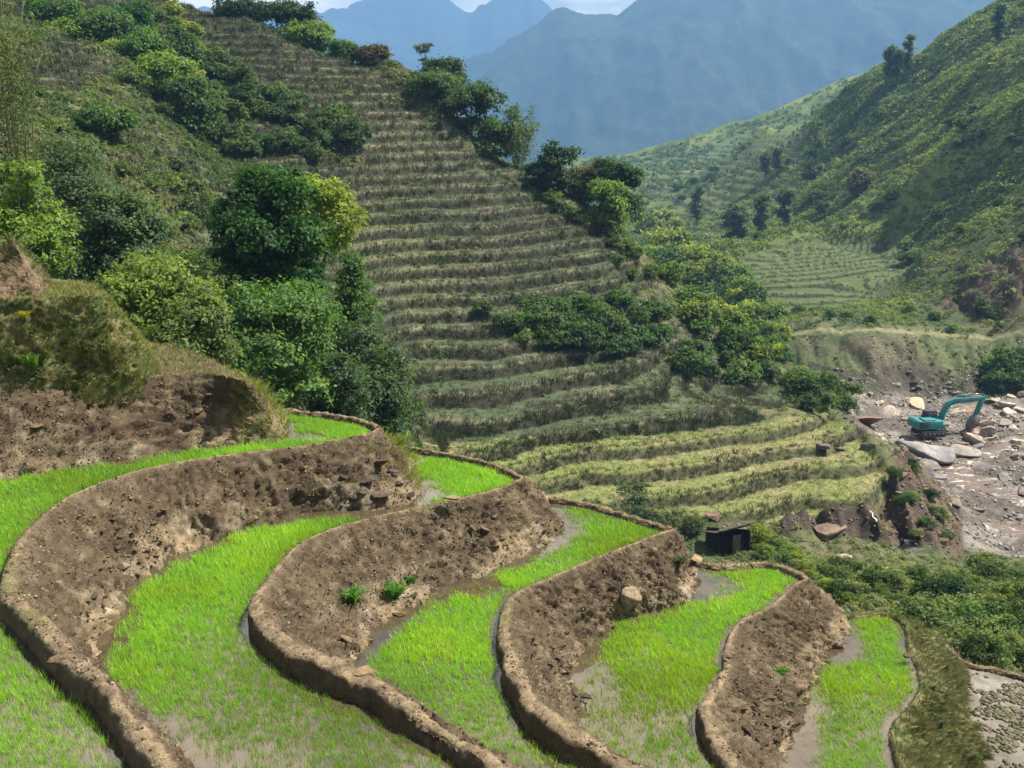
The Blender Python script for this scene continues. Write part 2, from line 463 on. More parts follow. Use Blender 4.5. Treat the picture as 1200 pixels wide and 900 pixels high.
def cover_colour(x, y, cv):
    u, v, f = cv['u'], cv['v'], cv['f']
    n1 = fbm2(x / 12, y / 12, 51, 4) * 0.5 + 0.5; n2 = fbm2(x / 3, y / 3, 55, 4) * 0.5 + 0.5
    n3 = fbm2(x / 40, y / 40, 58, 4) * 0.5 + 0.5
    c = np.repeat(C3((0.050, 0.068, 0.026)), len(x), 0)
    c = lerpc(c, sstep(0.45, 0.7, n2), (0.095, 0.095, 0.045))
    c = lerpc(c, sstep(0.55, 0.75, n1) * .6, (0.12, 0.10, 0.055))
    far = sstep(190, 260, y)
    cf = np.repeat(C3((0.085, 0.12, 0.034)), len(x), 0)
    cf = lerpc(cf, sstep(0.40, 0.62, n3), (0.14, 0.185, 0.045))
    cf = lerpc(cf, sstep(0.55, 0.7, n1) * .7, (0.03, 0.05, 0.018))
    c = c + (cf - c) * far[:, None]
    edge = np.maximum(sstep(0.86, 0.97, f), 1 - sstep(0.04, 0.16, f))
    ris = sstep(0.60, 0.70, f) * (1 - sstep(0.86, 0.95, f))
    tread = np.repeat(C3((0.058, 0.074, 0.036)), len(x), 0)
    tread = lerpc(tread, sstep(0.5, 0.72, n1) * .75, (0.10, 0.115, 0.04))
    tread = lerpc(tread, sstep(0.55, 0.75, n2) * .5, (0.17, 0.14, 0.09))
    h = np.maximum.reduce([cv['hill'], cv['lt'], cv['lsl']])
    hc = lerpc(lerpc(tread, ris, (0.030, 0.030, 0.016)), edge * .6, (0.16, 0.14, 0.085))  # riser shade and backlit edge tops mixed into the ground colour
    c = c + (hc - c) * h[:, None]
    ftread = lerpc(np.repeat(C3((0.145, 0.16, 0.05)), len(x), 0), sstep(0.45, 0.7, n2), (0.20, 0.18, 0.08))
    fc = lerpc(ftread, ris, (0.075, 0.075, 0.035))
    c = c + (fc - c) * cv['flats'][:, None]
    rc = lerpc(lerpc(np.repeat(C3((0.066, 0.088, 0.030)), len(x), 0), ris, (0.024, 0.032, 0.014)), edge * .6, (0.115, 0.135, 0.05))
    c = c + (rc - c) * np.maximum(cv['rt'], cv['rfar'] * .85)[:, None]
    rv = np.repeat(C3((0.100, 0.084, 0.066)), len(x), 0)
    rv = lerpc(rv, sstep(0.42, 0.62, n2), (0.18, 0.158, 0.13)); rv = lerpc(rv, sstep(0.50, 0.68, n1) * .8, (0.065, 0.05, 0.038))
    c = c + (rv - c) * cv['river'][:, None]
    s = lerpc(np.repeat(C3((0.066, 0.058, 0.036)), len(x), 0), sstep(0.4, 0.65, n2), (0.105, 0.092, 0.052))
    s = lerpc(s, sstep(0.42, 0.62, n1) * .85, (0.085, 0.105, 0.040))
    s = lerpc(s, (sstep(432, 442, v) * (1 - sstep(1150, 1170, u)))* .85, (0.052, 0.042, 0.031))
    c = c + (s - c) * cv['scree'][:, None]
    k = lerpc(np.repeat(C3((0.052, 0.040, 0.029)), len(x), 0), sstep(0.45, 0.65, n2), (0.105, 0.073, 0.049))
    c = c + (k - c) * np.maximum(cv['scarp'], cv['cliff'])[:, None]
    c = lerpc(c, cv['path'], (0.17, 0.165, 0.08))
    return c

M_GROUND = mat_ground('ground_cover_material')

# sampling rows and columns get coarser with distance
def _rows():
    r = [12.0]
    while r[-1] < 900:
        y = r[-1]; r.append(y * (1 + (0.006 if y < 40 else 0.0028 if y < 168 else 0.0052)))
    return np.array(r)
ROWS = _rows()
COLS = np.concatenate([np.linspace(-0.95, -0.56, 50)[:-1], np.linspace(-0.56, 0.56, 720), np.linspace(0.56, 0.95, 50)[1:]])
gx = (COLS[None] * ROWS[:, None]); gy = np.repeat(ROWS[:, None], len(COLS), 1)
zz, cvv = terrain(gx.ravel(), gy.ravel())
TV = np.stack([gx.ravel(), gy.ravel(), zz], -1)
TC = cover_colour(gx.ravel(), gy.ravel(), cvv)
me = new_mesh('ground', TV, grid_faces(len(ROWS), len(COLS)), M_GROUND, {'Col': TC}, smooth=True)
tag(link('ground', me), 'steep valley ground with terraced hill, gully, river bed and green far slopes', 'ground', kind='structure')
ZG = zz.reshape(len(ROWS), len(COLS))

def hz(x, y):
    """ground height from the sampled grid"""
    x = np.asarray(x, float); y = np.asarray(y, float)
    i = np.clip(np.searchsorted(ROWS, y) - 1, 0, len(ROWS) - 2); s = x / y
    j = np.clip(np.searchsorted(COLS, s) - 1, 0, len(COLS) - 2)
    a = (y - ROWS[i]) / (ROWS[i + 1] - ROWS[i]); b = (s - COLS[j]) / (COLS[j + 1] - COLS[j])
    return (ZG[i, j] * (1 - b) + ZG[i, j + 1] * b) * (1 - a) + (ZG[i + 1, j] * (1 - b) + ZG[i + 1, j + 1] * b) * a

def hit(u, v, y0=27.0, y1=880.0):
    """first point of the ground seen along a ray of the photo"""
    d = ray(u, v); ys = np.exp(np.linspace(math.log(y0), math.log(y1), 1500))
    p = d[None] * (ys / d[1])[:, None]
    below = p[:, 2] <= hz(p[:, 0], p[:, 1])
    k = int(np.argmax(below)) if below.any() else len(ys) - 1
    q = p[k].copy(); q[2] = hz(q[0], q[1]); return q
# ------------------------------------------------------------------ far mountains
def skyline(pts, y):
    P = np.array(pts, float); d = at_y(P[:, 0], P[:, 1], y)
    return d[:, 0] / y, d[:, 2]
def mountain_sheet(name, label, y0, yc, y1, pts, zbase, seed, rough, nr=170, ncol=520, flat=.62, tree=10):
    ss, zs = skyline(pts, yc)
    s = np.linspace(-0.85, 0.85, ncol); ys = np.concatenate([np.linspace(y0, yc, nr), np.linspace(yc, y1, 14)[1:]])
    X = s[None] * ys[:, None]; Y = np.repeat(ys[:, None], ncol, 1)
    crest = (np.interp(s, ss, zs) + yc * .0042 * fbm2(s * 34, s * 0, seed + 2, 5))[None]
    t = np.clip((Y - y0) / (yc - y0), 0, 1); tb = np.clip((Y - yc) / (y1 - yc), 0, 1)
    prof = (0.06 * t + 0.94 * np.clip((t - flat) / (1 - flat), 0, 1) ** 1.08) * (1 - 0.85 * tb)
    n1 = fbm2(X / 420 + seed, Y / 420, seed, 5); rid = 1 - 2 * np.abs(fbm2(X / 300, Y / 600 + seed, seed + 9, 5))
    tt = np.clip((t - flat + .1) / (1.1 - flat), 0, 1); bell = np.sin(np.pi * tt) ** 0.8
    Z = zbase + (crest - zbase) * prof + bell * rough * (n1 * 0.9 + (rid - 0.6) * 0.9) + fbm2(X / 45, Y / 45, seed + 3, 4) * tree * np.clip(t * 3, 0, 1)
    x = X.ravel(); y = Y.ravel()
    c = np.repeat(C3((0.022, 0.036, 0.018)), len(x), 0)
    a = fbm2(x / 130, y / 130, seed + 5, 5) * .5 + .5
    c = lerpc(c, sstep(0.42, 0.66, a), (0.029, 0.045, 0.021)); c = lerpc(c, sstep(0.62, 0.72, a), (0.034, 0.048, 0.024))
    me = new_mesh(name, np.stack([x, y, Z.ravel()], -1), grid_faces(len(ys), ncol), M_FAR, {'Col': c}, smooth=True)
    tag(link(name, me), label, name, kind='structure')
M_FAR = mat_ground('forest_cover_material', 0.02, 12.0, 0.5, 0.09)
mountain_sheet('hill', 'pale wooded hill rising behind the valley in front of the mountains', 885, 1350, 1600,
    [(-700,240),(400,225),(600,205),(680,196),(720,184),(780,170),(830,160),(880,142),(930,122),(1000,100),(1100,80),(1900,60)], -60, 47, 14, nr=120, ncol=700, flat=.0, tree=14)
mountain_sheet('mountain', 'nearer hazy blue mountain filling the top right above the valley', 890, 3800, 4500,
    [(-700,190),(100,180),(330,165),(420,140),(480,110),(540,72),(575,60),(600,44),(625,26),(645,14),(662,6),(678,10),(700,15),(722,16),(745,3),(770,-10),(830,-22),(950,-32),(1100,-38),(1300,-40),(1900,-30)], -150, 61, 100, tree=16)
mountain_sheet('mountain', 'farther pale blue mountain range with jagged peaks at the top centre', 4000, 6200, 7000,
    [(-700,30),(100,18),(205,12),(235,8),(262,12),(290,6),(312,12),(340,14),(375,14),(400,8),(430,2),(455,-4),(480,-14),(505,-12),(524,2),(534,8),(546,16),(560,6),(576,-3),(592,-8),(604,0),(612,2),(622,-5),(634,2),(645,14),(660,32),(700,50),(900,80),(1900,60)], -150, 83, 130, nr=150, tree=24, flat=.4)
# ------------------------------------------------------------------ foreground rice terraces
ZW = [-5.45, -7.0, -8.2, -9.35, -10.5, -11.7, -13.5]          # field levels, plateau first
def catmull(P, n_per=0.07):
    P = np.asarray(P, float); Q = np.concatenate([[2 * P[0] - P[1]], P, [2 * P[-1] - P[-2]]])
    out = []; par = []
    for i in range(1, len(Q) - 2):
        L = np.linalg.norm(Q[i + 1, :3] - Q[i, :3]); k = max(2, int(L / n_per))
        t = np.arange(k) / k
        a, b, c, d = Q[i - 1], Q[i], Q[i + 1], Q[i + 2]
        t = t[:, None]
        out.append(.5 * ((2 * b) + (c - a) * t + (2 * a - 5 * b + 4 * c - d) * t ** 2 + (3 * b - a - 3 * c + d) * t ** 3))
    out.append(P[-1:]); return np.concatenate(out)

def smooth1(a, k):
    w = np.ones(2 * k + 1) / (2 * k + 1)
    p = np.concatenate([np.repeat(a[:1], k, 0), a, np.repeat(a[-1:], k, 0)])
    return np.stack([np.convolve(p[:, j], w, 'valid') for j in range(a.shape[1])], 1)

BANKS = {}
def bank(idx, zt, zb, stations, dike=True, width=0.33, lip=0.36, name='terrace_bank', label='', mat=None, seed=1, fall=1.0, rough=1.0, palette='brown', back=2.4, step=0.05):
    """stations (u, v, u_bottom, v_bottom) or (u, v): crest line pixels and the foot of the bank below it"""
    lift = lip if dike else 0.0
    A0 = np.array([at_z(s[0], s[1], zt + .2) for s in stations])
    lf = lift * (1 - .70 * sstep(15.5, 20.0, np.hypot(A0[:, 0], A0[:, 1])))          # the far ends of the dikes are low
    A = np.array([at_z(s[0], s[1], zt + l) for s, l in zip(stations, lf)])
    t = np.gradient(A[:, :2], axis=0); nn = np.stack([-t[:, 1], t[:, 0]], 1); nn /= np.linalg.norm(nn, axis=1)[:, None] + 1e-9
    B = np.zeros_like(A); hidden = np.zeros(len(A))
    for i, s in enumerate(stations):
        if len(s) >= 4: B[i] = at_z(s[2], s[3], zb)
        elif len(s) == 3: B[i] = (*(A[i, :2] + nn[i] * back * .6), zt - back)          # falls to the open slope behind
        else: B[i] = (*(A[i, :2] + nn[i] * 0.85), zb)
    AB = catmull(np.concatenate([A, B], 1), step)
    AB = smooth1(AB, 3)
    A, B = AB[:, :3], AB[:, 3:]
    t = np.gradient(A[:, :2], axis=0); n = np.stack([-t[:, 1], t[:, 0]], 1); n /= np.linalg.norm(n, axis=1)[:, None] + 1e-9
    n = smooth1(n, 5)
    arc = np.concatenate([[0], np.cumsum(np.linalg.norm(np.diff(A, axis=0), axis=1))])
    wv = width * (1.05 - 0.6 * sstep(15.5, 20, np.hypot(A[:, 0], A[:, 1]))) * (1 + 0.45 * fbm2(arc * 1.4, arc * 0 + seed, seed, 4)) if dike else np.full(len(A), 0.02)
    n3 = np.concatenate([n, np.zeros((len(n), 1))], 1)
    rows = []; tags = []
    hz_ = lambda a, dz: a + np.array([0, 0, dz])
    if dike:
        hj = fbm2(arc * 1.1, arc * 0 + 5, seed + 4, 4) * 0.10 - .12 * sstep(.35, .5, fbm2(arc * .5, arc * 0 + 9, seed + 6, 2))
        def row(off, dz, tg):
            lp = np.clip((A[:, 2] - zt) / lip, .3, 1.2); r = A - n3 * (off * wv)[:, None]; r[:, 2] += (dz if dz > -lip - .01 else dz) * (lp if -lip - .01 < dz < -.1 else 1) + (hj * lp if dz > -0.1 else 0); rows.append(r); tags.append(tg)
        row(0.66, -lip - 0.25, -1); row(0.60, -lip + 0.0, -1); row(0.57, -lip * .5, -.8); row(0.54, -0.07, -.7); row(0.50, -0.02, -.5); row(0.42, 0.0, -.3); row(0.25, 0.015, -.2); row(0.1, 0.02, -.12); row(-0.05, 0.015, -.08); row(-0.15, 0.0, 0.0)
    start = A + n3 * (0.15 * wv)[:, None] if dike else A
    m = 34
    d = B - start
    for k in range(1 if dike else 0, m + 1):
        q = k / m
        hx = q ** (0.95 * fall); hzv = q ** 1.02
        r = start + d * np.array([0, 0, 1])[None] * hzv + d * np.array([1, 1, 0])[None] * hx
        rows.append(r); tags.append(q)
    ext = n3 * 0.15
    r = B + ext; r[:, 2] -= 0.45; rows.append(r); tags.append(1.2)
    R = np.stack(rows, 0); nr, nc = R.shape[:2]
    V = R.reshape(-1, 3).copy(); tg = np.repeat(np.array(tags)[:, None], nc, 1).ravel(); ar = np.repeat(arc[None], nr, 0).ravel()
    nd = np.repeat(n3[None], nr, 0).reshape(-1, 3) * 0.8 + np.array([0, 0, 0.6])
    face = sstep(0.0, 0.22, tg) * (1 - 0.5 * sstep(0.97, 1.1, tg)); top = (tg <= 0.02) & (tg > -0.9)
    hgt = (zt + lift) - zb
    f1 = fbm3(V * 1.4, seed, 3); f2 = fbm3(V * 6.0, seed + 20, 4, .65); f3 = fbm3(V * 15.0, seed + 40, 3, .6)
    cave = sstep(0.55, 0.75, vn2(ar * 1.1, tg * 3.0, seed + 7)) * sstep(0.55, 0.8, tg) * (1 - sstep(1.0, 1.1, tg))
    disp = face * rough * (0.17 * f1 + 0.13 * f2 + 0.14 * f3 - 0.14 * cave) + np.where(tg > -.9, 1 - sstep(0.0, .2, tg), 0) * (0.06 * f2 + 0.06 * f3)
    V += nd * disp[:, None]
    # colours: thatch of dry roots above, bare subsoil low down, pale straw on the walked top
    nA = fbm3(V * 0.9, seed + 60, 4) * .5 + .5; nB = fbm3(V * 3.5, seed + 70, 4) * .5 + .5; nC = fbm3(V * np.array([6, 6, 2.0]), seed + 80, 4) * .5 + .5
    if palette == 'brown':
        c = np.repeat(C3((0.078, 0.056, 0.032)), len(V), 0)
        c = lerpc(c, sstep(0.45, 0.65, nB) * .8, (0.132, 0.100, 0.059))
        c = lerpc(c, sstep(0.52, 0.68, nC) * .5, (0.045, 0.031, 0.021))
        low = sstep(0.62, 0.95, tg + (nA - .5) * 0.8) * face
        c = lerpc(c, low * sstep(0.35, 0.6, nA), (0.200, 0.148, 0.085))
        c = lerpc(c, low * sstep(0.5, 0.66, nB) * .8, (0.27, 0.222, 0.15))
        c = lerpc(c, sstep(0.66, 0.76, nB) * face * .25, (0.30, 0.25, 0.19))
        dk = np.where(top, sstep(-0.72, -0.5, tg) * (1 - .75 * sstep(-.06, 0.0, tg)), 0)
        c = lerpc(c, dk * .9, (0.225, 0.168, 0.10))
        c = lerpc(c, dk * sstep(0.45, 0.62, nC) * .85, (0.125, 0.09, 0.054))
        c = lerpc(c, dk * sstep(.55, .7, nA) * .7, (0.12, 0.115, 0.045))
        c = lerpc(c, np.where(tg < -0.6, .8, 0.0), (0.11, 0.075, 0.05))
    elif palette == 'grassy':
        c = np.repeat(C3((0.15, 0.14, 0.06)), len(V), 0)
        c = lerpc(c, sstep(0.45, 0.6, nB), (0.055, 0.075, 0.024)); c = lerpc(c, sstep(0.55, 0.7, nC) * .8, (0.15, 0.14, 0.06))
        c = lerpc(c, sstep(0.6, 0.72, nA) * .4, (0.13, 0.105, 0.055))
    else:
        c = np.repeat(C3((0.155, 0.10, 0.065)), len(V), 0)
        c = lerpc(c, sstep(0.45, 0.65, nB), (0.10, 0.066, 0.042)); c = lerpc(c, sstep(0.55, 0.7, nC) * .6, (0.20, 0.14, 0.09)); c = lerpc(c, sstep(0.58, 0.7, nA) * .8, (0.09, 0.11, 0.035))
    me = new_mesh(name, V, grid_faces(nr, nc), mat or M_BANK, {'Col': c}, smooth=True)
    tag(link(name, me), label, 'terrace bank', kind='structure')
    BANKS[idx] = dict(A=A, B=B, n=n3, w=wv, V=V, tg=tg, ar=ar, nr=nr, nc=nc, R=V.reshape(nr, nc, 3), tags=np.array(tags), arc=arc, start=(10 if dike else 0))
    return BANKS[idx]

def on_bank(idx, u, v):
    """the point of a bank that is seen at a photo pixel, with its outward normal"""
    b = BANKS[idx]; pu, pv = project(b['R'])
    m = (b['tags'] > -0.5) & (b['tags'] <= 1.01)
    d = (pu - u) ** 2 + (pv - v) ** 2 + np.where(m, 0, 1e9)[:, None] + 0.0
    k = int(np.argmin(d)); i, j = divmod(k, b['nc'])
    nrm = b['n'][j] * 0.8 + np.array([0, 0, 0.6]); return b['R'][i, j].copy(), nrm

M_BANK = mat_ground('dry_earth_bank_material', 6.0, 0.045, 0.5, 30.0)

B00 = [(100,330,0),(112,338,0),(116,342,172,418),(115,346,188,440),(107,346.5,150,447),(85,347,112,449),(60,348,62,452),(0,351,0,457),(-80,355,-80,467),(-190,361,-190,482),(-400,370,-400,505)]
B000 = [(2,277,0),(14,282,0),(18,289,58,338),(10,287,46,347),(-10,284,8,350),(-80,282,-80,355),(-200,280,-200,362),(-420,280,-420,372)]
B0 = [(150,396,0),(182,402,0),(215,409,0),(245,420,0),(268,431,0),(284,440,326,480),(283,446,339,503),(262,440,322,517),(235,438,290,521),(200,440,245,525),(150,444,180,533),(100,448,108,547),(50,453,48,556),(0,458,-4,565),(-80,467,-85,577),(-200,482,-205,596),(-420,510,-430,640)]
D1 = [(285,479,0),(322,479,0),(357,482,0),(390,486,0),(415,490,0),(432,495,0),(442,500,486,540),(443,504,497,566),(430,510,500,578),(407,514,470,594),(382,519,430,599),(345,524,380,602),(320,527,345,608),(270,533,290,625),(200,544,235,645),(153,554,205,655),(100,574,180,670),(66,594,165,684),(43,615,152,700),(27,637,143,715),(17,660,135,727),(16,685,128,745),(27,707),(55,730),(88,766),(122,797),(150,833),(180,866),(202,893),(228,925),(262,965),(300,1010)]
D2 = [(450,519,0),(477,524,0),(520,531,0),(557,538,0),(588,547,0),(604,555,632,580),(613,557,643,590),(612,561,650,601),(592,570,661,617),(570,577,645,637),(552,581,627,647),(535,586,605,657),(505,591,575,670),(475,599,545,685),(435,607,500,703),(400,618,475,716),(372,628,455,730),(350,640,445,738),(330,664,432,752),(316,684,425,760),(303,704,419,768),(309,720,415,773),(326,738,412,777),(346,754,411,781),(370,767),(392,777),(418,786),(446,797),(468,814),(500,834),(532,852),(560,870),(592,894),(628,922),(668,955),(720,1000)]
D3 = [(610,580,0),(642,583,0),(687,589,0),(721,598,0),(748,607,0),(775,615,0),(788,618,815,655),(792,621,822,670),(782,623,817,690),(759,631,808,704),(726,644,790,710),(692,658,765,718),(659,673,735,726),(637,683,715,736),(614,692,700,748),(600,702,690,760),(595,718,681,771),(594,738,673,783),(598,757,668,795),(606,778,667,803),(614,796,669,810),(627,820,678,826),(646,838,688,842),(668,851),(688,863),(706,873),(726,888),(750,898),(790,918),(840,950),(900,1000)]
D4 = [(790,655,0),(817,658,0),(838,662,0),(858,662,0),(881,659,0),(904,660,0),(921,665,0),(936,671,970,700),(947,677,990,722),(944,681,997,736),(932,685,996,746),(916,701,988,758),(901,714,980,766),(878,724,972,778),(862,738,966,788),(855,756,962,798),(852,768,960,806),(855,782,955,816),(849,796,946,828),(840,810,941,840),(830,828,938,853),(835,845,936,866),(849,865,930,880),(864,886,925,893),(878,898,922,902),(900,920),(930,950),(970,1000)]
D5 = [(970,718,0),(988,721,0),(1014,718,0),(1040,718,0),(1058,726,1098,752),(1066,741,1115,768),(1068,756,1128,786),(1074,770,1130,803),(1080,787,1133,820),(1081,805,1138,842),(1071,825,1144,862),(1054,842,1151,882),(1047,860,1158,898),(1052,880,1168,918),(1060,899,1178,936),(1078,930,1196,970),(1110,975,1225,1015)]
D6 = [(1085,748,0),(1108,756,0),(1125,772,0),(1142,779,0),(1162,782,0),(1200,793,0),(1250,812,0),(1330,850,0),(1430,900,0)]

bank(100, ZW[0] + 2.85, ZW[0] + 1.87, B000, dike=False, name='earth_bank', label='bare reddish brown earth bank at the left edge above the grassy bank', seed=11, palette='red', rough=.7)
bank(99, ZW[0] + 1.87, ZW[0], B00, dike=False, name='earth_bank', label='grass covered bank at left between the earth banks', seed=12, palette='grassy', fall=.9, rough=1.0)
bank(0, ZW[0], ZW[1], B0, dike=False, name='earth_bank', label='tall bare brown bank at left above the highest rice field', seed=13, step=.07)
LB = ['brown bank curling below the highest rice field at left', 'brown bank below the second rice field with two green weed tufts', 'brown bank below the third rice field with one big pale boulder', 'brown bank below the fourth rice field with rubble at its lower end', 'grassy bank at lower right below the smallest rice field']
bank(1, ZW[1], ZW[2], D1, label=LB[0], seed=1)
bank(2, ZW[2], ZW[3], D2, label=LB[1], seed=2)
bank(3, ZW[3], ZW[4], D3, label=LB[2], seed=3, width=.4)
bank(4, ZW[4], ZW[5], D4, label=LB[3], seed=4, width=.36)
bank(5, ZW[5], ZW[6], D5, label=LB[4], seed=5, palette='grassy', width=.34, lip=.22, rough=1.7)
bank(6, ZW[6], ZW[6] - 2, D6, label='low earth dike round the muddy field at the right edge', seed=6, palette='brown', width=.4, lip=.3)

def sub_foot(idx, i0): # foot line of a bank from the point where its curling end starts
    return BANKS[idx]['B'][i0:]
def start_of(idx, u, v):
    b = BANKS[idx]; pu, pv = project(b['B']); return int(np.argmin((pu - u) ** 2 + (pv - v) ** 2))

FIELD = {}
EXTRA = {1: at_z(-500, 1150, ZW[1])[None], 2: at_z(500, 1100, ZW[2])[None]}
def field_poly(i, foot_idx, su, sv):
    a = BANKS[i]; inner = a['A'] - a['n'] * (0.5 * a['w'])[:, None]
    k = start_of(foot_idx, su, sv); foot = BANKS[foot_idx]['B'][k:] + BANKS[foot_idx]['n'][k:] * (-0.22)
    P = np.concatenate([inner[::3]] + ([EXTRA[i]] if i == 1 else []) + [foot[::-3]])[:, :2]
    FIELD[i] = dict(poly=P, inner=inner, foot=foot); return P
field_poly(1, 0, 326, 480); field_poly(2, 1, 486, 540); field_poly(3, 2, 632, 580); field_poly(4, 3, 815, 655); field_poly(5, 4, 985, 716)
# the muddy field at the lower right reaches out of the picture
a6 = BANKS[6]; k = start_of(5, 1098, 752)
P6 = np.concatenate([(a6['A'] - a6['n'] * .2)[::3], [at_z(1500, 1100, ZW[6])], BANKS[5]['B'][k:][::-3]])[:, :2]
FIELD[6] = dict(poly=P6)
# the first field runs on behind the photographer's left
def resample_close(P): return P

M_WATER, nt = nmat('paddy_water'); g = G(nt); p = g.pos()
nw = g.noise(p, 0.55, 4, 0.5); nm_ = g.noise(p, 3.0, 6, 0.7)
c = g.mix(g.ramp(nm_, [(0.35, 0.0), (0.65, 1.0)]), (0.045, 0.034, 0.020), (0.085, 0.064, 0.035))
g.out(g.bsdf(c, 0.05, 0.9, g.bump(g.noise(p, 9.0, 2, 0.5), 0.05, 0.01)))
M_MUD, nt = nmat('wet_mud'); g = G(nt); p = g.pos()
n1 = g.noise(p, 1.6, 8, 0.7, .4); n2 = g.noise(p, 9, 5, .7)
c = g.ramp(n1, [(0.3, (0.07, 0.055, 0.042)), (0.5, (0.14, 0.115, 0.085)), (0.62, (0.22, 0.20, 0.16))])
g.out(g.bsdf(c, g.ramp(n1, [(0.42, 0.9), (0.5, 0.12)]), 0.5, g.bump(g.math('ADD', n1, g.math('MULTIPLY', n2, .3)), 0.5, 0.08)))

def sheet(name, P, z, mat, h=0.06, grow=0.07):
    """level sheet filling an outline and reaching a little way into the banks round it"""
    lo, hi = np.maximum(P.min(0) - grow, [-26, 4]), np.minimum(P.max(0) + grow, [26, 40]); nx, ny = ((hi - lo) / h).astype(int) + 1
    X, Y = np.meshgrid(lo[0] + np.arange(nx) * h, lo[1] + np.arange(ny) * h); x, y = X.ravel(), Y.ravel()
    cxy = x + h / 2, y + h / 2; keep = (poly_sd(cxy[0], cxy[1], P) > -grow).reshape(ny, nx)[:-1, :-1].ravel()
    F = grid_faces(ny, nx)[keep]; used, inv = np.unique(F, return_inverse=True)
    return new_mesh(name, np.stack([x, y, np.full(len(x), z)], 1)[used], inv.reshape(F.shape), mat)
NAMES = {1: 'highest', 2: 'second highest', 3: 'middle', 4: 'fourth', 5: 'lowest and smallest'}
for i in range(1, 7):
    P = FIELD[i]['poly']; me = sheet('paddy_water', P, ZW[i], M_WATER if i < 6 else M_MUD)
    o = link('paddy_water' if i < 6 else 'muddy_field', me)
    tag(o, f'shallow brown water of the {NAMES[i]} terraced rice field' if i < 6 else 'wet muddy field without plants at the right edge', 'water' if i < 6 else 'field', kind='structure')
# plateau tops behind the two upper banks
for idx, zt, nm, lab in ((0, ZW[0], 'terrace_top', 'dry grass ledge on top of the tall brown bank'), (99, ZW[0] + 1.87, 'terrace_top', 'narrow grassy ledge on top of the grass covered bank')):
    A = BANKS[idx]['A'][::4]; V = A.copy(); V[:, 2] -= 0.015
    extra = np.array([[A[-1][0], A[0][1] + 0.5, zt - .015], [A[0][0] - 1.0, A[0][1] + 0.6, zt - .015]])
    V = np.concatenate([V, extra])
    me = bpy.data.meshes.new(nm); me.from_pydata(V.tolist(), [], [list(range(len(V)))])
    at = me.attributes.new('Col', 'FLOAT_COLOR', 'POINT'); at.data.foreach_set('color', np.tile([0.13, 0.115, 0.055, 1], len(V)).astype(np.float32))
    me.materials.append(M_BANK); tag(link(nm, me), lab, 'ledge', kind='structure')

def pts_in(P, n, rng):
    lo, hi = P.min(0), P.max(0); q = rng.random((n, 2)) * (hi - lo) + lo
    d = poly_sd(q[:, 0], q[:, 1], P); return q, d

# ------------------------------------------------------------------ rice seedlings
def blade_tuft(n, h, w, spread, lean, seed, seg=1):
    r = np.random.default_rng(seed); V = []; F = []
    for k in range(n):
        a = r.random() * 2 * PI; b = r.random() * 2 * PI; hh = h * r.uniform(.65, 1.1); ln = lean * r.uniform(.3, 1.2) * hh
        px, py = spread * r.uniform(-1, 1), spread * r.uniform(-1, 1)
        ca, sa = math.cos(a), math.sin(a); cb, sb = math.cos(b), math.sin(b)
        i = len(V)
        V += [(px - ca * w / 2, py - sa * w / 2, 0), (px + ca * w / 2, py + sa * w / 2, 0)]
        if seg == 1:
            V += [(px + cb * ln, py + sb * ln, hh)]; F += [(i, i + 1, i + 2)]
        else:
            mx, my = px + cb * ln * .35, py + sb * ln * .35
            V += [(mx - ca * w * .45, my - sa * w * .45, hh * .6), (mx + ca * w * .45, my + sa * w * .45, hh * .6), (px + cb * ln, py + sb * ln, hh * (.95 if lean < .8 else .75))]
            F += [(i, i + 1, i + 3), (i, i + 3, i + 2), (i + 2, i + 3, i + 4)]
    return np.array(V), np.array(F)

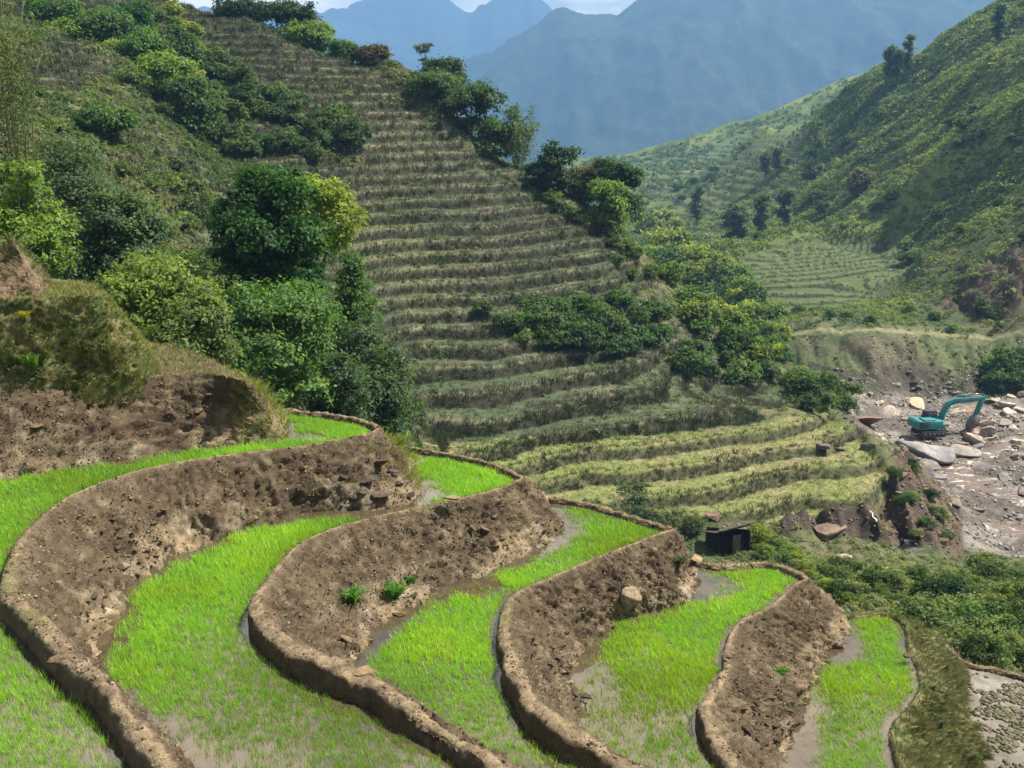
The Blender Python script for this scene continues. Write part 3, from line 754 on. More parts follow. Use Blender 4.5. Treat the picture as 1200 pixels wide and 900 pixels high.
M_RICE = mat_leaf('rice_leaf', attrcol=True, trans=0.45, rough=0.45, spec=0.3, tr_gain=(1.25, 1.25, 0.5))
RT = [blade_tuft(7, .115, .0085, .05, .6, 100 + k) for k in range(6)]
rng = np.random.default_rng(3)
for i in range(1, 6):
    P = FIELD[i]['poly']
    lo, hi = P.min(0), P.max(0); area = (hi - lo).prod()
    q, d = pts_in(P, int(area * 470), rng)
    uu, vv = project(np.concatenate([q, np.full((len(q), 1), ZW[i])], 1))
    foot = BANKS[i - 1]['B'] if i > 1 else BANKS[0]['B']
    k0 = start_of(i - 1, *{1: (326, 480), 2: (486, 540), 3: (632, 580), 4: (815, 655), 5: (985, 716)}[i])
    ft = foot[k0:][::6, :2]
    df = np.sqrt(((q[:, None] - ft[None]) ** 2).sum(-1)).min(1)
    nz = fbm2(q[:, 0] * .7, q[:, 1] * .7, 200 + i, 3); nf = fbm2(q[:, 0] * 3.2, q[:, 1] * 3.2, 220 + i, 3)
    # open water: a strip under each bank, thin places towards the near ends
    thin = sstep(780, 890, vv) * 0.75 + (0.22 if i in (4, 5) else 0.10)
    dens = np.maximum(0.22, 1.0 - thin * 1.0 * sstep(-0.5, 0.35, nz) - 0.22 * sstep(-0.1, 0.5, nf))
    dens *= sstep(0.05, 0.6, df + nz * .55 + nf * .15) * sstep(0.10, 0.22, d + nf * .08)
    if i == 3: dens *= 1 - sstep(30, 12, np.hypot((uu - 565) / 1.6, (vv - 690) * 1.9)) * .97
    if i == 4: dens *= (1 - sstep(1.0, .6, np.hypot((uu - 695) / 36, (vv - 800) / 45)) * .8) * (1 - sstep(1.0, .6, np.hypot((uu - 835) / 40, (vv - 690) / 22)) * .9)
    if i == 5: dens *= 1 - sstep(1.0, .6, np.hypot((uu - 935) / 30, (vv - 860) / 52)) * .85
    if i == 1: dens *= 1 - sstep(1.0, .6, np.hypot((uu - 350) / 45, (vv - 512) / 7)) * .9
    ok = (d > 0.06) & (rng.random(len(q)) < dens) & (uu > -430) & (uu < 1350) & (vv < 1090)
    q = q[ok]; nz = nz[ok]; nf = nf[ok]; n = len(q)
    pos = np.concatenate([q, np.full((n, 1), ZW[i] - .01)], 1)
    dist = np.linalg.norm(pos, axis=1)
    sclv = rng.uniform(.75, 1.2, n) * (1 + 0.25 * np.clip(nz * 2, -.6, 1))
    t = rng.random(n)[:, None]
    c = C3((0.175, 0.345, 0.032)) * (1 - t) + C3((0.245, 0.44, 0.048)) * t
    yl = np.clip(sstep(0.0, 0.5, nz + (0.1 if i > 2 else -.1)), 0, 1)[:, None] * .6
    c = c * (1 - yl) + C3((0.295, 0.42, 0.035)) * yl
    c *= (0.92 + 0.38 * rng.random(n))[:, None] * (1 + .5 * np.clip(fbm2(q[:, 0] * .35 + 9, q[:, 1] * .35, 240 + i, 3), -.4, .4))[:, None]
    wsc = np.stack([sclv * np.clip(dist / 16, .8, 1.5)] * 2 + [sclv], 1)
    V, F, T = merge_instances(RT, rng.integers(0, 6, n), pos, wsc, rng.random(n) * 2 * PI, None, c)
    me = new_mesh('rice', V, F, M_RICE, {'Col': T})
    tag(link('rice', me), f'bright green rice seedlings filling the {NAMES[i]} terraced field', 'rice', kind='stuff')
    print('rice', i, n)

# ------------------------------------------------------------------ dry grass and roots on the banks
M_STRAW = mat_leaf('grass_blade', attrcol=True, trans=0.25, rough=0.7, spec=0.15, tr_gain=(1.1, 1.05, .8))
def bank_grass(idx, dens, cols, h, wdt, label, trange=(-.5, 1.0), lean=1.2, droop=0.0, seed=0, weight=None, kindname='grass'):
    b = BANKS[idx]; R = b['R']; rng = np.random.default_rng(500 + idx + seed)
    tg = b['tags']; rows = np.where((tg >= trange[0]) & (tg <= trange[1]))[0]
    pu, pv = project(R)
    cell = np.linalg.norm(R[1:, :-1] - R[:-1, :-1], axis=2) * np.linalg.norm(R[:-1, 1:] - R[:-1, :-1], axis=2)
    pr = np.zeros_like(cell); rr = rows[rows < cell.shape[0]]
    pr[rr] = cell[rr]
    pr[(pu[:-1, :-1] < -120) | (pu[:-1, :-1] > 1320) | (pv[:-1, :-1] > 980)] = 0
    if weight is not None: pr = pr * weight(R[:-1, :-1], tg[:-1])
    n = int(pr.sum() * dens); 
    k = rng.choice(pr.size, n, p=(pr / pr.sum()).ravel()); i, j = np.divmod(k, cell.shape[1])
    a = rng.random(n)[:, None]; c_ = rng.random(n)[:, None]
    pos = R[i, j] * (1 - a) * (1 - c_) + R[i + 1, j] * a * (1 - c_) + R[i, j + 1] * (1 - a) * c_ + R[i + 1, j + 1] * a * c_
    T_ = [blade_tuft(5, h, wdt, h * .35, lean, 700 + idx * 10 + m) for m in range(5)]
    tt = tg[i]
    tilt = b['n'][j][:, :2] * (0.7 + 0.8 * rng.random(n))[:, None] * np.clip(tt, 0, 1)[:, None] ** .3
    cc = np.array(cols, float)[rng.integers(0, len(cols), n)] * (0.7 + 0.6 * rng.random(n))[:, None]
    scl = rng.uniform(.5, 1.3, n); scl3 = np.stack([scl, scl, scl * (1 - droop * np.clip(tt, 0, 1))], 1)
    V, F, T = merge_instances(T_, rng.integers(0, 5, n), pos - np.array([0, 0, .015]), scl3, rng.random(n) * 2 * PI, tilt, cc)
    tag(link(kindname, new_mesh(kindname, V, F, M_STRAW, {'Col': T})), label, 'grass', kind='stuff')
DRY = [(0.095, 0.066, 0.042), (0.145, 0.105, 0.068), (0.07, 0.048, 0.032), (0.22, 0.165, 0.11)]
PALE = [(0.30, 0.24, 0.14), (0.22, 0.17, 0.10), (0.24, 0.20, 0.10), (0.17, 0.15, 0.06)]
LOWW = lambda R, tg: (np.clip(1.15 - np.clip(tg, 0, 1) ** 2 * 1.1, 0.05, 1)[:, None] * sstep(-.15, .25, fbm2(R[..., 0] * 1.2, R[..., 1] * 1.2 + R[..., 2], 77, 3)))
for i, nm in ((0, 'tall bank above the highest field'), (1, 'bank below the highest field'), (2, 'bank below the second field'), (3, 'bank below the third field'), (4, 'bank below the fourth field')):
    bank_grass(i, 110, DRY, .085, .010, f'dry brown roots and grass stubble on the {nm}', (0.03, .95), 1.0, .35, weight=LOWW)
    bank_grass(i, 120, PALE, .05, .009, f'short pale straw along the crest of the {nm}', (-.55, .06) if i else (0, .05), 1.0, 0, seed=50)
GRN = [(0.12, 0.145, 0.04), (0.17, 0.19, 0.055), (0.23, 0.20, 0.09), (0.10, 0.12, 0.035), (0.16, 0.13, 0.07)]
CLUMP = lambda R, tg: sstep(-.1, .25, fbm2(R[..., 0] * 1.6 + R[..., 2] * .7, R[..., 1] * 1.6 + R[..., 2] * 1.3, 78, 4)) + .4
bank_grass(99, 420, [tuple(x * 1.4 for x in c) for c in GRN], .085, .012, 'mixed green and straw grass on the left grassy bank', (0, 1), .8, .1, weight=CLUMP)
bank_grass(100, 70, DRY + GRN + GRN, .14, .014, 'sparse dry grass on the reddish earth bank', (0, 1), 1.0, .3)
bank_grass(5, 420, GRN, .09, .011, 'green and straw grass on the lower right bank', (-.5, 1), .8, .0, weight=CLUMP)
bank_grass(6, 90, PALE + GRN, .12, .014, 'short grass on the dike of the muddy field', (-.5, 1), 1.0, .1)
YG = [(0.24, 0.27, 0.05), (0.30, 0.31, 0.08), (0.18, 0.24, 0.04)]
bank_grass(99, 160, YG, .10, .012, 'sunlit yellow green grass at the end of the left grassy bank', (0, 1), .8, 0, seed=9, weight=lambda R, tg: sstep(-10.2, -9.0, R[..., 0]))
bank_grass(0, 60, YG, .18, .018, 'sunlit green grass at the end of the tall brown bank', (0, 1), .8, 0, seed=9, weight=lambda R, tg: sstep(-6.6, -5.9, R[..., 0]) * (R[..., 1] > 22.2))
bank_grass(1, 60, YG, .18, .018, 'sunlit green grass at the far end of the highest bank', (0.1, 1), .8, 0, seed=9, weight=lambda R, tg: sstep(-3.6, -2.9, R[..., 0]) * (R[..., 1] > 22.3))
# ledges
def ledge_grass(poly_xy, z, n, cols, h, w, label):
    q, d = pts_in(poly_xy, n, rng); q = q[d > .02]; m = len(q)
    T_ = [blade_tuft(6, h, w, h * .5, .9, 900 + k) for k in range(5)]
    cc = np.array(cols)[rng.integers(0, len(cols), m)] * (0.7 + .6 * rng.random(m))[:, None]
    V, F, T = merge_instances(T_, rng.integers(0, 5, m), np.concatenate([q, np.full((m, 1), z - .03)], 1), rng.uniform(.6, 1.4, m), rng.random(m) * 2 * PI, None, cc)
    tag(link('grass', new_mesh('grass', V, F, M_STRAW, {'Col': T})), label, 'grass', kind='stuff')
A0 = BANKS[0]['A'][::8, :2]
pl = A0[(A0[:, 0] > -16)]; pl = np.concatenate([pl, [[-16, 25.5]]])
ledge_grass(pl, ZW[0], 22000, GRN + PALE, .10, .014, 'short dry grass on the ledge above the tall brown bank')
A0 = BANKS[99]['A'][::8, :2]; pl = A0[A0[:, 0] > -16]; pl = np.concatenate([pl, [[-16, 24.4]]])
ledge_grass(pl, ZW[0] + 1.87, 9000, YG + GRN, .11, .014, 'sunlit grass along the upper left ledge')

# ------------------------------------------------------------------ loose crumbs of earth and low weeds on the banks
def sample_bank(idx, dens, trange, seed, weight=None):
    b = BANKS[idx]; R = b['R']; rng = np.random.default_rng(seed); tg = b['tags']; rows = np.where((tg >= trange[0]) & (tg <= trange[1]))[0]
    pu, pv = project(R); cell = np.linalg.norm(R[1:, :-1] - R[:-1, :-1], axis=2) * np.linalg.norm(R[:-1, 1:] - R[:-1, :-1], axis=2)
    pr = np.zeros_like(cell); rr = rows[rows < cell.shape[0]]; pr[rr] = cell[rr]
    pr[(pu[:-1, :-1] < -120) | (pu[:-1, :-1] > 1320) | (pv[:-1, :-1] > 980)] = 0
    if weight is not None: pr = pr * weight(R[:-1, :-1], tg[:-1])
    n = int(pr.sum() * dens); k = rng.choice(pr.size, n, p=(pr / pr.sum()).ravel()); i, j = np.divmod(k, cell.shape[1]); a = rng.random(n)[:, None]; e = rng.random(n)[:, None]
    return R[i, j] * (1 - a) * (1 - e) + R[i + 1, j] * a * (1 - e) + R[i, j + 1] * (1 - a) * e + R[i + 1, j + 1] * a * e, b['n'][j], rng
M_CRUMB, nt = nmat('earth_crumb'); g = G(nt); g.out(g.bsdf(g.attr('Col'), .95, .1))
CRT = []
for i in range(5):
    r = np.random.default_rng(i); V = np.array([(1, 0, 0), (-1, 0, 0), (0, 1, 0), (0, -1, 0), (0, 0, .8), (0, 0, -.8)], float) * r.uniform(.5, 1.2, (6, 1)); CRT.append((V, np.array([(0, 2, 4), (2, 1, 4), (1, 3, 4), (3, 0, 4), (2, 0, 5), (1, 2, 5), (3, 1, 5), (0, 3, 5)])))
for idx, nm in ((0, 'tall brown bank'), (1, 'highest curving bank'), (2, 'second curving bank'), (3, 'third curving bank'), (4, 'fourth curving bank')):
    p, nn, rng = sample_bank(idx, 170, (-.5 if idx else 0, 1.0), 800 + idx, lambda R, tg: sstep(-.2, .25, fbm2(R[..., 0] * 1.5 + R[..., 2], R[..., 1] * 1.5 - R[..., 2], 81, 3)) + .25)
    m = len(p); cc = np.array([(0.085, 0.062, 0.037), (0.14, 0.105, 0.065), (0.06, 0.043, 0.027), (0.20, 0.16, 0.105), (0.11, 0.085, 0.05)])[rng.integers(0, 5, m)] * (.7 + .6 * rng.random(m))[:, None]
    V, F, T = merge_instances(CRT, rng.integers(0, 5, m), p, .008 + .032 * rng.random(m) ** 3 + .006, rng.random(m) * 6.28, None, cc)
    tag(link('dirt', new_mesh('dirt', V, F, M_CRUMB, {'Col': T})), f'loose crumbs of earth on the {nm}', 'dirt', kind='stuff')
def weed_tmpl(seed, n=9):
    r = np.random.default_rng(seed); V = []; F = []
    for k in range(n):
        a = r.random() * 6.28; l = r.uniform(.5, 1); e = r.uniform(.2, 1.1); d = np.array([math.cos(a) * math.cos(e), math.sin(a) * math.cos(e), math.sin(e)]); s = np.array([-math.sin(a), math.cos(a), 0]); i = len(V)
        V += [d * l * .1, d * l * .6 + s * l * .22, d * l + np.array([0, 0, -.12 * l]), d * l * .6 - s * l * .22]; F.append((i, i + 1, i + 2, i + 3))
    return np.array(V), np.array(F)
WTM = [weed_tmpl(i) for i in range(5)]
WCOL = [(0.085, 0.14, 0.03), (0.11, 0.165, 0.035), (0.15, 0.19, 0.05), (0.07, 0.11, 0.03), (0.17, 0.16, 0.06)]
for idx, d, tr, sz, lab in ((99, 42, (0, 1), (.05, .17), 'small leafy weeds over the left grassy bank'), (5, 34, (-.1, 1), (.04, .13), 'small leafy weeds over the lower right bank'), (100, 8, (0, 1), (.05, .14), 'few leafy weeds on the reddish earth bank'), (0, 1.6, (0, .9), (.04, .1), 'few leafy weeds on the tall brown bank'),
    (1, 1.8, (-.6, .9), (.03, .08), 'few leafy weeds on the highest curving bank'), (2, 1.8, (-.6, .9), (.03, .08), 'few leafy weeds on the second curving bank'), (3, 1.8, (-.6, .9), (.03, .08), 'few leafy weeds on the third curving bank'), (4, 2.2, (-.6, .9), (.03, .08), 'few leafy weeds on the fourth curving bank'), (6, 6, (-.6, 1), (.04, .1), 'leafy weeds on the dike of the muddy field')):
    p, nn, rng = sample_bank(idx, d, tr, 860 + idx, lambda R, tg: sstep(-.15, .3, fbm2(R[..., 0] * .9 + R[..., 2], R[..., 1] * .9 - R[..., 2], 85, 3)) + .1)
    m = len(p); cc = np.array(WCOL)[rng.integers(0, 5, m)] * (.75 + .5 * rng.random(m))[:, None]
    V, F, T = merge_instances(WTM, rng.integers(0, 5, m), p, rng.uniform(*sz, m), rng.random(m) * 6.28, nn[:, :2] * .5, cc)
    tag(link('weeds', new_mesh('weeds', V, F, M_STRAW, {'Col': T})), lab, 'weeds', kind='stuff')
# ------------------------------------------------------------------ foliage
M_LEAF = mat_leaf('foliage', None, trans=0.45, rough=0.55, spec=0.2)
M_LEAFC = mat_leaf('undergrowth_leaf', attrcol=True, trans=0.42, rough=0.6, spec=0.15, tr_gain=(1.5, 1.45, .7))
M_BARK = mat_simple('bark', (0.16, 0.125, 0.09), 0.9, 0.1, 0.4, 6, bumps=0.6)

def leaf_cards(P, N, size, asp, rng, droop=0.3):
    """one folded leaf-shaped quad per point"""
    n = len(P)
    N = N / (np.linalg.norm(N, axis=1)[:, None] + 1e-9)
    r = rng.normal(size=(n, 3)); T = np.cross(N, r); T /= np.linalg.norm(T, axis=1)[:, None] + 1e-9
    T[:, 2] -= droop; T /= np.linalg.norm(T, axis=1)[:, None]
    S = np.cross(N, T); S /= np.linalg.norm(S, axis=1)[:, None] + 1e-9
    L = (size * rng.uniform(.6, 1.3, n))[:, None]
    a = P - T * L * .5; b = P + S * L * asp * .5 - T * L * .05 + N * L * .08; c = P + T * L * .5; d = P - S * L * asp * .5 - T * L * .05 + N * L * .08
    V = np.stack([a, b, c, d], 1).reshape(-1, 3); F = np.arange(4 * n).reshape(n, 4)
    return V, F

def crown_mesh(name, lobes, seed, clumps=40, per=40, leaf=.25, asp=.55, cr=.3, fill=.25, up=.5, droop=.3, mat=None):
    """lobes: (x, y, z, rx, ry, rz); leaf clumps spread over each lobe, uneven, with gaps"""
    rng = np.random.default_rng(seed); Ps = []; Ns = []; Ts = []
    vol = np.array([(l[3] * l[4] + l[4] * l[5] + l[3] * l[5]) for l in lobes]); vol = vol / vol.max()
    for l, vv in zip(lobes, vol):
        c = np.array(l[:3]); r = np.array(l[3:6])
        k = max(4, int(clumps * vv))
        d = rng.normal(size=(k, 3)); d[:, 2] = np.where(d[:, 2] < -.35, -d[:, 2] * .6, d[:, 2]); d /= np.linalg.norm(d, axis=1)[:, None]
        rad = np.where(rng.random(k) < fill, rng.uniform(.25, .75, k), rng.uniform(.70, 1.22, k))
        cp = c + d * rad[:, None] * r
        m = np.maximum(3, (per * rng.uniform(.5, 1.4, k)).astype(int))
        i = np.repeat(np.arange(k), m); n = len(i)
        crr = cr * rng.uniform(.6, 1.35, k)
        off = rng.normal(size=(n, 3)) * np.array([1, 1, .6]) * crr[i][:, None] * .62
        Ps.append(cp[i] + off)
        Ns.append(d[i] * .55 + np.array([0, 0, up]) + rng.normal(size=(n, 3)) * .42 + off / (crr[i][:, None] + 1e-6) * .25)
        Ts.append(np.clip(.5 + rng.normal(size=k)[i] * .21 + rng.normal(size=n) * .14, 0, 1))
    P = np.concatenate(Ps); V, F = leaf_cards(P, np.concatenate(Ns), leaf, asp, rng, droop)
    return new_mesh(name, V, F, mat or M_LEAF, {'tint': np.repeat(np.concatenate(Ts), 4)})

def trunk_mesh(lobes, h0, r0, seed, lean=0.0, sides=8):
    rng = np.random.default_rng(seed); mb = MB()
    top = np.array([lean, 0, h0])
    n = 6; path = [np.array([0, 0, -.4]) + (top - np.array([0, 0, -.4])) * (i / (n - 1)) + (rng.normal(size=3) * [r0 * .5, r0 * .5, 0] if 0 < i < n - 1 else 0) for i in range(n)]
    mb.tube(path, [r0 * (1.25 if i == 0 else 1 - .55 * i / (n - 1)) for i in range(n)], sides)
    for l in lobes:
        e = np.array(l[:3]) + np.array([0, 0, l[5] * .2]); a = path[rng.integers(2, n)]
        mid = (a + e) / 2 + np.array([0, 0, -.08 * np.linalg.norm(e - a)]) + rng.normal(size=3) * .05
        mb.tube([a, mid, e], [r0 * .42, r0 * .28, r0 * .08], 6)
    return mb.mesh('trunk', M_BARK, True)

def lobes_of(W, H, z0, k, seed, shape='round'):
    """k lobes filling a crown W wide from z0 to H"""
    rng = np.random.default_rng(seed); L = []
    hc = (z0 + H) / 2; rz = (H - z0) / 2
    for i in range(k):
        q = (i + .5) / k
        z = z0 + (H - z0) * (.16 + .74 * q) if shape != 'round' else hc + rz * rng.uniform(-.6, .62)
        rel = (z - hc) / rz
        if shape == 'cone': rr = W / 2 * (1.05 - q) * .62
        elif shape == 'column': rr = W / 2 * .45 * (1 - .5 * abs(rel))
        else: rr = W / 2 * math.sqrt(max(.05, 1 - rel * rel)) * .62
        a = i * 2.4 + rng.uniform(-.5, .5)
        s = W * (.26 if shape == 'round' else .22) * rng.uniform(.75, 1.2) * (1 if shape != 'cone' else (1.15 - q * .8))
        L.append((rr * math.cos(a), rr * math.sin(a), z, s, s, min(max(s * rng.uniform(.65, .9), (H - z0) * .2), s * 1.5)))
    if shape == 'round':
        L.append((0, 0, H - W * .2, W * .24, W * .24, W * .2))
        if z0 < H * .13:
            for j in range(4): L.append((W * .24 * math.cos(j * 1.6 + seed), W * .24 * math.sin(j * 1.6 + seed), H * .2, W * .27, W * .27, max(H * .16, W * .12)))
    return L

def make_tree(label, u, y, vtop, width_px, col, cat='tree', name='tree', shape='round', k=9, z0f=.3, seed=1, clumps=46, per=42, leaf=.26, asp=.55, cr=None, group=None, vbase=None, bark=True, lobes=None, trunk_r=None, fill=.25, up=.5):
    p = at_y(u, vtop, y); zg = float(hz(p[0], p[1])) - .05
    H = max(.8, p[2] - zg); dep = p[1] * CT - zg * ST; W = width_px / FPX * dep
    L = lobes(W, H) if lobes else lobes_of(W, H, H * z0f, k, seed, shape)
    rs = np.random.default_rng(seed + 5); big = list(L)
    for q in range(10):                                             # sprigs that break the outline
        l = big[rs.integers(len(big))]; d = rs.normal(size=3); d[2] = abs(d[2]) * .8; d /= np.linalg.norm(d); s = W * rs.uniform(.05, .10)
        L.append((l[0] + d[0] * l[3] * 1.1, l[1] + d[1] * l[4] * 1.1, l[2] + d[2] * l[5] * 1.25, s, s, s * rs.uniform(.8, 1.6)))
    o = link(name, None, loc=(p[0], p[1], zg)); tag(o, label, cat, group)
    link('trunk', trunk_mesh(big, H * (z0f + (1 - z0f) * .55), trunk_r or max(.07, H * .022), seed), o)
    link('crown', crown_mesh('crown', L, seed + 1, clumps, per, leaf, asp, cr or W * .068, fill, up), o, color=col)
    return o, H, W

# --- trees one can tell apart
DK = (0.030, 0.085, 0.016); MG = (0.065, 0.135, 0.026); BR = (0.115, 0.195, 0.030); YL = (0.175, 0.235, 0.03); OL = (0.075, 0.10, 0.03); GG = (0.078, 0.128, 0.058)
make_tree('big dark green dense tree, the tallest in the gully left of the terraced hill', 312, 52, 203, 125, DK, k=13, z0f=.06, seed=11, clumps=80, per=56, leaf=.27, cr=.42, fill=.22,
          lobes=lambda W, H: [(-.22*W,0,.80*H,.24*W,.26*W,.15*H),(.12*W,.05*W,.86*H,.26*W,.26*W,.14*H),(-.05*W,-.2*W,.70*H,.30*W,.26*W,.16*H),(.24*W,0,.68*H,.24*W,.26*W,.14*H),(-.30*W,.05*W,.60*H,.22*W,.26*W,.14*H),(0,.1*W,.60*H,.34*W,.3*W,.16*H),(.22*W,-.1*W,.48*H,.26*W,.26*W,.13*H),(-.2*W,-.1*W,.44*H,.26*W,.26*W,.14*H),(.34*W,0,.33*H,.20*W,.24*W,.11*H),(0,-.15*W,.34*H,.3*W,.26*W,.14*H),(-.30*W,0,.28*H,.22*W,.24*W,.12*H),(-.12*W,0,.95*H,.12*W,.12*W,.06*H),(.1*W,0,.16*H,.3*W,.26*W,.12*H)])
make_tree('yellow green tree glowing beside the big dark tree in the gully', 355, 56, 205, 100, YL, k=11, z0f=.60, seed=12, clumps=44, per=56, leaf=.22, cr=.40, fill=.3)
make_tree('small upright conical tree on bare slope right of the big dark tree', 412, 62, 287, 74, MG, k=18, z0f=.22, seed=13, shape='cone', clumps=30, per=44, leaf=.26, cr=.42)
make_tree('mid green leafy tree in front of the big dark tree', 312, 44, 338, 132, (0.085, 0.165, 0.040), k=11, z0f=.1, seed=14, clumps=48, per=48, leaf=.22, cr=.4)
make_tree('dark grey green bushy tree right of the gully bottom, next to the terraces', 425, 52, 376, 95, (0.055, 0.098, 0.040), k=10, z0f=.05, seed=15, clumps=40, per=46, leaf=.22, cr=.4)
make_tree('low dark bushy tree under the small conical tree', 385, 47, 415, 90, (0.050, 0.095, 0.036), k=9, z0f=.02, seed=16, clumps=36, per=44, leaf=.2, cr=.36)
make_tree('bright light green bushy tree behind the grassy bank at left', 172, 35, 300, 112, (0.150, 0.215, 0.045), k=11, z0f=.15, seed=17, clumps=44, per=44, leaf=.17, cr=.3)
make_tree('olive green leafy bush at the edge of the ledge above the tall brown bank', 226, 33, 352, 84, (0.105, 0.15, 0.042), k=9, z0f=.05, seed=18, clumps=36, per=40, leaf=.15, cr=.25)
make_tree('bright green tree at the left edge of the photo above the red earth', 18, 36, 188, 92, (0.115, 0.195, 0.036), k=11, z0f=.2, seed=19, clumps=44, per=44, leaf=.18, cr=.3)
make_tree('grey green feathery tree right of the bright tree at the left edge', 88, 48, 158, 86, GG, k=12, z0f=.12, seed=20, clumps=44, per=44, leaf=.22, asp=.3, cr=.42)
make_tree('dark grey green tree below the feathery tree, above the bright bushy tree', 128, 44, 232, 90, (0.062, 0.112, 0.048), k=11, z0f=.1, seed=21, clumps=44, per=44, leaf=.2, cr=.38)
make_tree('mid green round tree standing alone on the left slope', 122, 84, 134, 64, (0.055, 0.115, 0.026), k=8, z0f=.2, seed=22, clumps=34, per=38, leaf=.34, cr=.55)
gul = [(185, 118, 62, 60, BR, 'bright yellow green tree high in the gully, lowest of the upper gully trees'), (165, 124, 36, 46, MG, 'mid green tree in the upper gully behind the bright yellow green tree'),
       (118, 128, 18, 60, (0.06, 0.12, 0.03), 'leafy green tree at the upper left end of the gully'), (85, 126, 34, 40, BR, 'light green tree at the left edge of the upper gully trees'),
       (205, 134, 30, 44, (0.045, 0.09, 0.026), 'dark green tree right of the bright trees in the upper gully'), (150, 140, 4, 46, DK, 'dark tree at the top of the gully below the skyline'),
       (220, 112, 92, 46, (0.05, 0.10, 0.03), 'green tree at the right edge of the gully below the terraces'), (60, 132, 2, 50, MG, 'green tree near the top edge at upper left')]
for i, (u, y, vt, wp, c, lab) in enumerate(gul):
    make_tree(lab, u, y, vt, wp, c, k=11, z0f=.04, seed=40 + i * 3, clumps=30, per=34, leaf=.42, cr=.7)
crest = [(342, 162, 1, 54, (0.028, 0.058, 0.02), 'dark broad tree on the hill crest at the top of the terraces', .3), (362, 158, 26, 50, BR, 'light green low tree just below the dark crest tree', .05),
         (404, 155, 50, 26, MG, 'small green tree on the ridge between the dark crest tree and the round reddish tree', .1), (437, 152, 57, 27, (0.060, 0.055, 0.024), 'small round dark reddish tree on the ridge line', .25),
         (283, 165, 6, 60, (0.03, 0.06, 0.022), 'low dark tree on the skyline left of the crest tree', .05), (458, 150, 78, 16, OL, 'thin olive sapling right of the round reddish tree', .05),
         (520, 147, 68, 46, (0.035, 0.066, 0.022), 'dark domed tree below the tall thin tree on the ridge', .25), (508, 143, 92, 50, (0.075, 0.135, 0.034), 'soft mid green round tree left of the wide ridge tree', .08),
         (552, 141, 98, 66, (0.042, 0.082, 0.024), 'wide dark green tree on the ridge with open lower branches', .22), (490, 146, 98, 26, (0.04, 0.08, 0.026), 'dark bush at the left foot of the ridge trees', .02),
         (648, 134, 172, 48, (0.028, 0.060, 0.018), 'dark glossy tree on the ridge right of the bamboo', .1), (690, 136, 196, 44, (0.10, 0.11, 0.032), 'olive yellowish tree on the ridge left of the tall dark tree', .1),
         (727, 134, 190, 46, (0.034, 0.080, 0.020), 'tall dark green tree near the right end of the ridge', .15), (712, 130, 214, 40, BR, 'bright green tree in front of the tall dark ridge tree', .05), (578, 138, 142, 40, (0.07, 0.125, 0.035), 'light green tree left of the bamboo on the ridge', .08)]
for i, (u, y, vt, wp, c, lab, z0) in enumerate(crest):
    make_tree(lab, u, y, vt, wp, c, k=10, z0f=z0 * .5, seed=80 + i * 3, clumps=32, per=34, leaf=.42, cr=.6)
# tall thin tree with a flat tufted top
p = at_y(497, 50, 150); zg = float(hz(p[0], p[1])) - .1; H = p[2] - zg
o = link('tree', None, loc=(p[0], p[1], zg)); tag(o, 'tall thin bare trunked tree with a small tufted top on the ridge', 'tree')
L = [(-.5, 0, H - .8, .75, .7, .45), (.5, .2, H - .5, .75, .7, .45), (0, -.2, H - 1.3, .7, .6, .4), (-.2, 0, H - 2.3, .35, .3, .3), (.3, 0, H - 2.9, .3, .3, .25)]
link('trunk', trunk_mesh(L, H - 1.2, .13, 3), o); link('crown', crown_mesh('crown', L, 5, 12, 16, .36, .5, .34, .1), o, color=OL)

LOWS = [(0.12, 0.165, 0.055), (0.10, 0.15, 0.05), (0.16, 0.195, 0.085), (0.075, 0.12, 0.04)]
M_CULM = mat_simple('bamboo_culm', (0.11, 0.12, 0.05), .6, .3, .3, 4)
def bamboo(label, u, y, vtop, wpx, col, seed, n=16, leaf=.5, group=None, lean=.25):
    p = at_y(u, vtop, y); zg = float(hz(p[0], p[1])) - .1; H = p[2] - zg; W = wpx / FPX * (p[1] * CT - zg * ST); rng = np.random.default_rng(seed)
    o = link('bamboo', None, loc=(p[0], p[1], zg)); tag(o, label, 'bamboo', group)
    mb = MB(); Ps = []; Ns = []; Ts = []
    for i in range(n):
        a = rng.random() * 2 * PI; h = H * rng.uniform(.6, 1.0); r = W * .5 * rng.uniform(.3, 1); b = np.array([math.cos(a), math.sin(a), 0])
        path = [b * r * .15 + np.array([0, 0, -.2]), b * r * .3 + np.array([0, 0, h * .45]) + b * r * .15, b * r * .62 + np.array([0, 0, h * .8]), b * r * .95 + np.array([lean * .5, 0, h * (1 if i % 3 else .97)])]
        mb.tube(path, [.032, .03, .02, .008], 5)
        m = 150; t = rng.uniform(.06, 1, m) ** .8; pa = np.array(path); q = t * 3; k = np.minimum(q.astype(int), 2); f = (q - k)[:, None]
        Ps.append(pa[k] * (1 - f) + pa[k + 1] * f + rng.normal(size=(m, 3)) * W * .16 * (1.35 - t)[:, None]); Ns.append(rng.normal(size=(m, 3)) + b * .5 + [0, 0, .6]); Ts.append(np.clip(.5 + rng.normal(size=m) * .2 + rng.normal() * .15, 0, 1))
    link('culm', mb.mesh('culm', M_CULM, True), o)
    V, F = leaf_cards(np.concatenate(Ps), np.concatenate(Ns), leaf, .28, rng, .6)
    link('foliage', new_mesh('foliage', V, F, M_LEAF, {'tint': np.repeat(np.concatenate(Ts), 4)}), o, color=col)
bamboo('tall feathery bamboo clump on the ridge, pale green', 608, 138, 122, 48, (0.085, 0.135, 0.050), 3, 18, .55)
bamboo('tall wispy olive bamboo clump at the upper left edge of the photo', -4, 52, -25, 84, (0.085, 0.115, 0.036), 4, 16, .30)

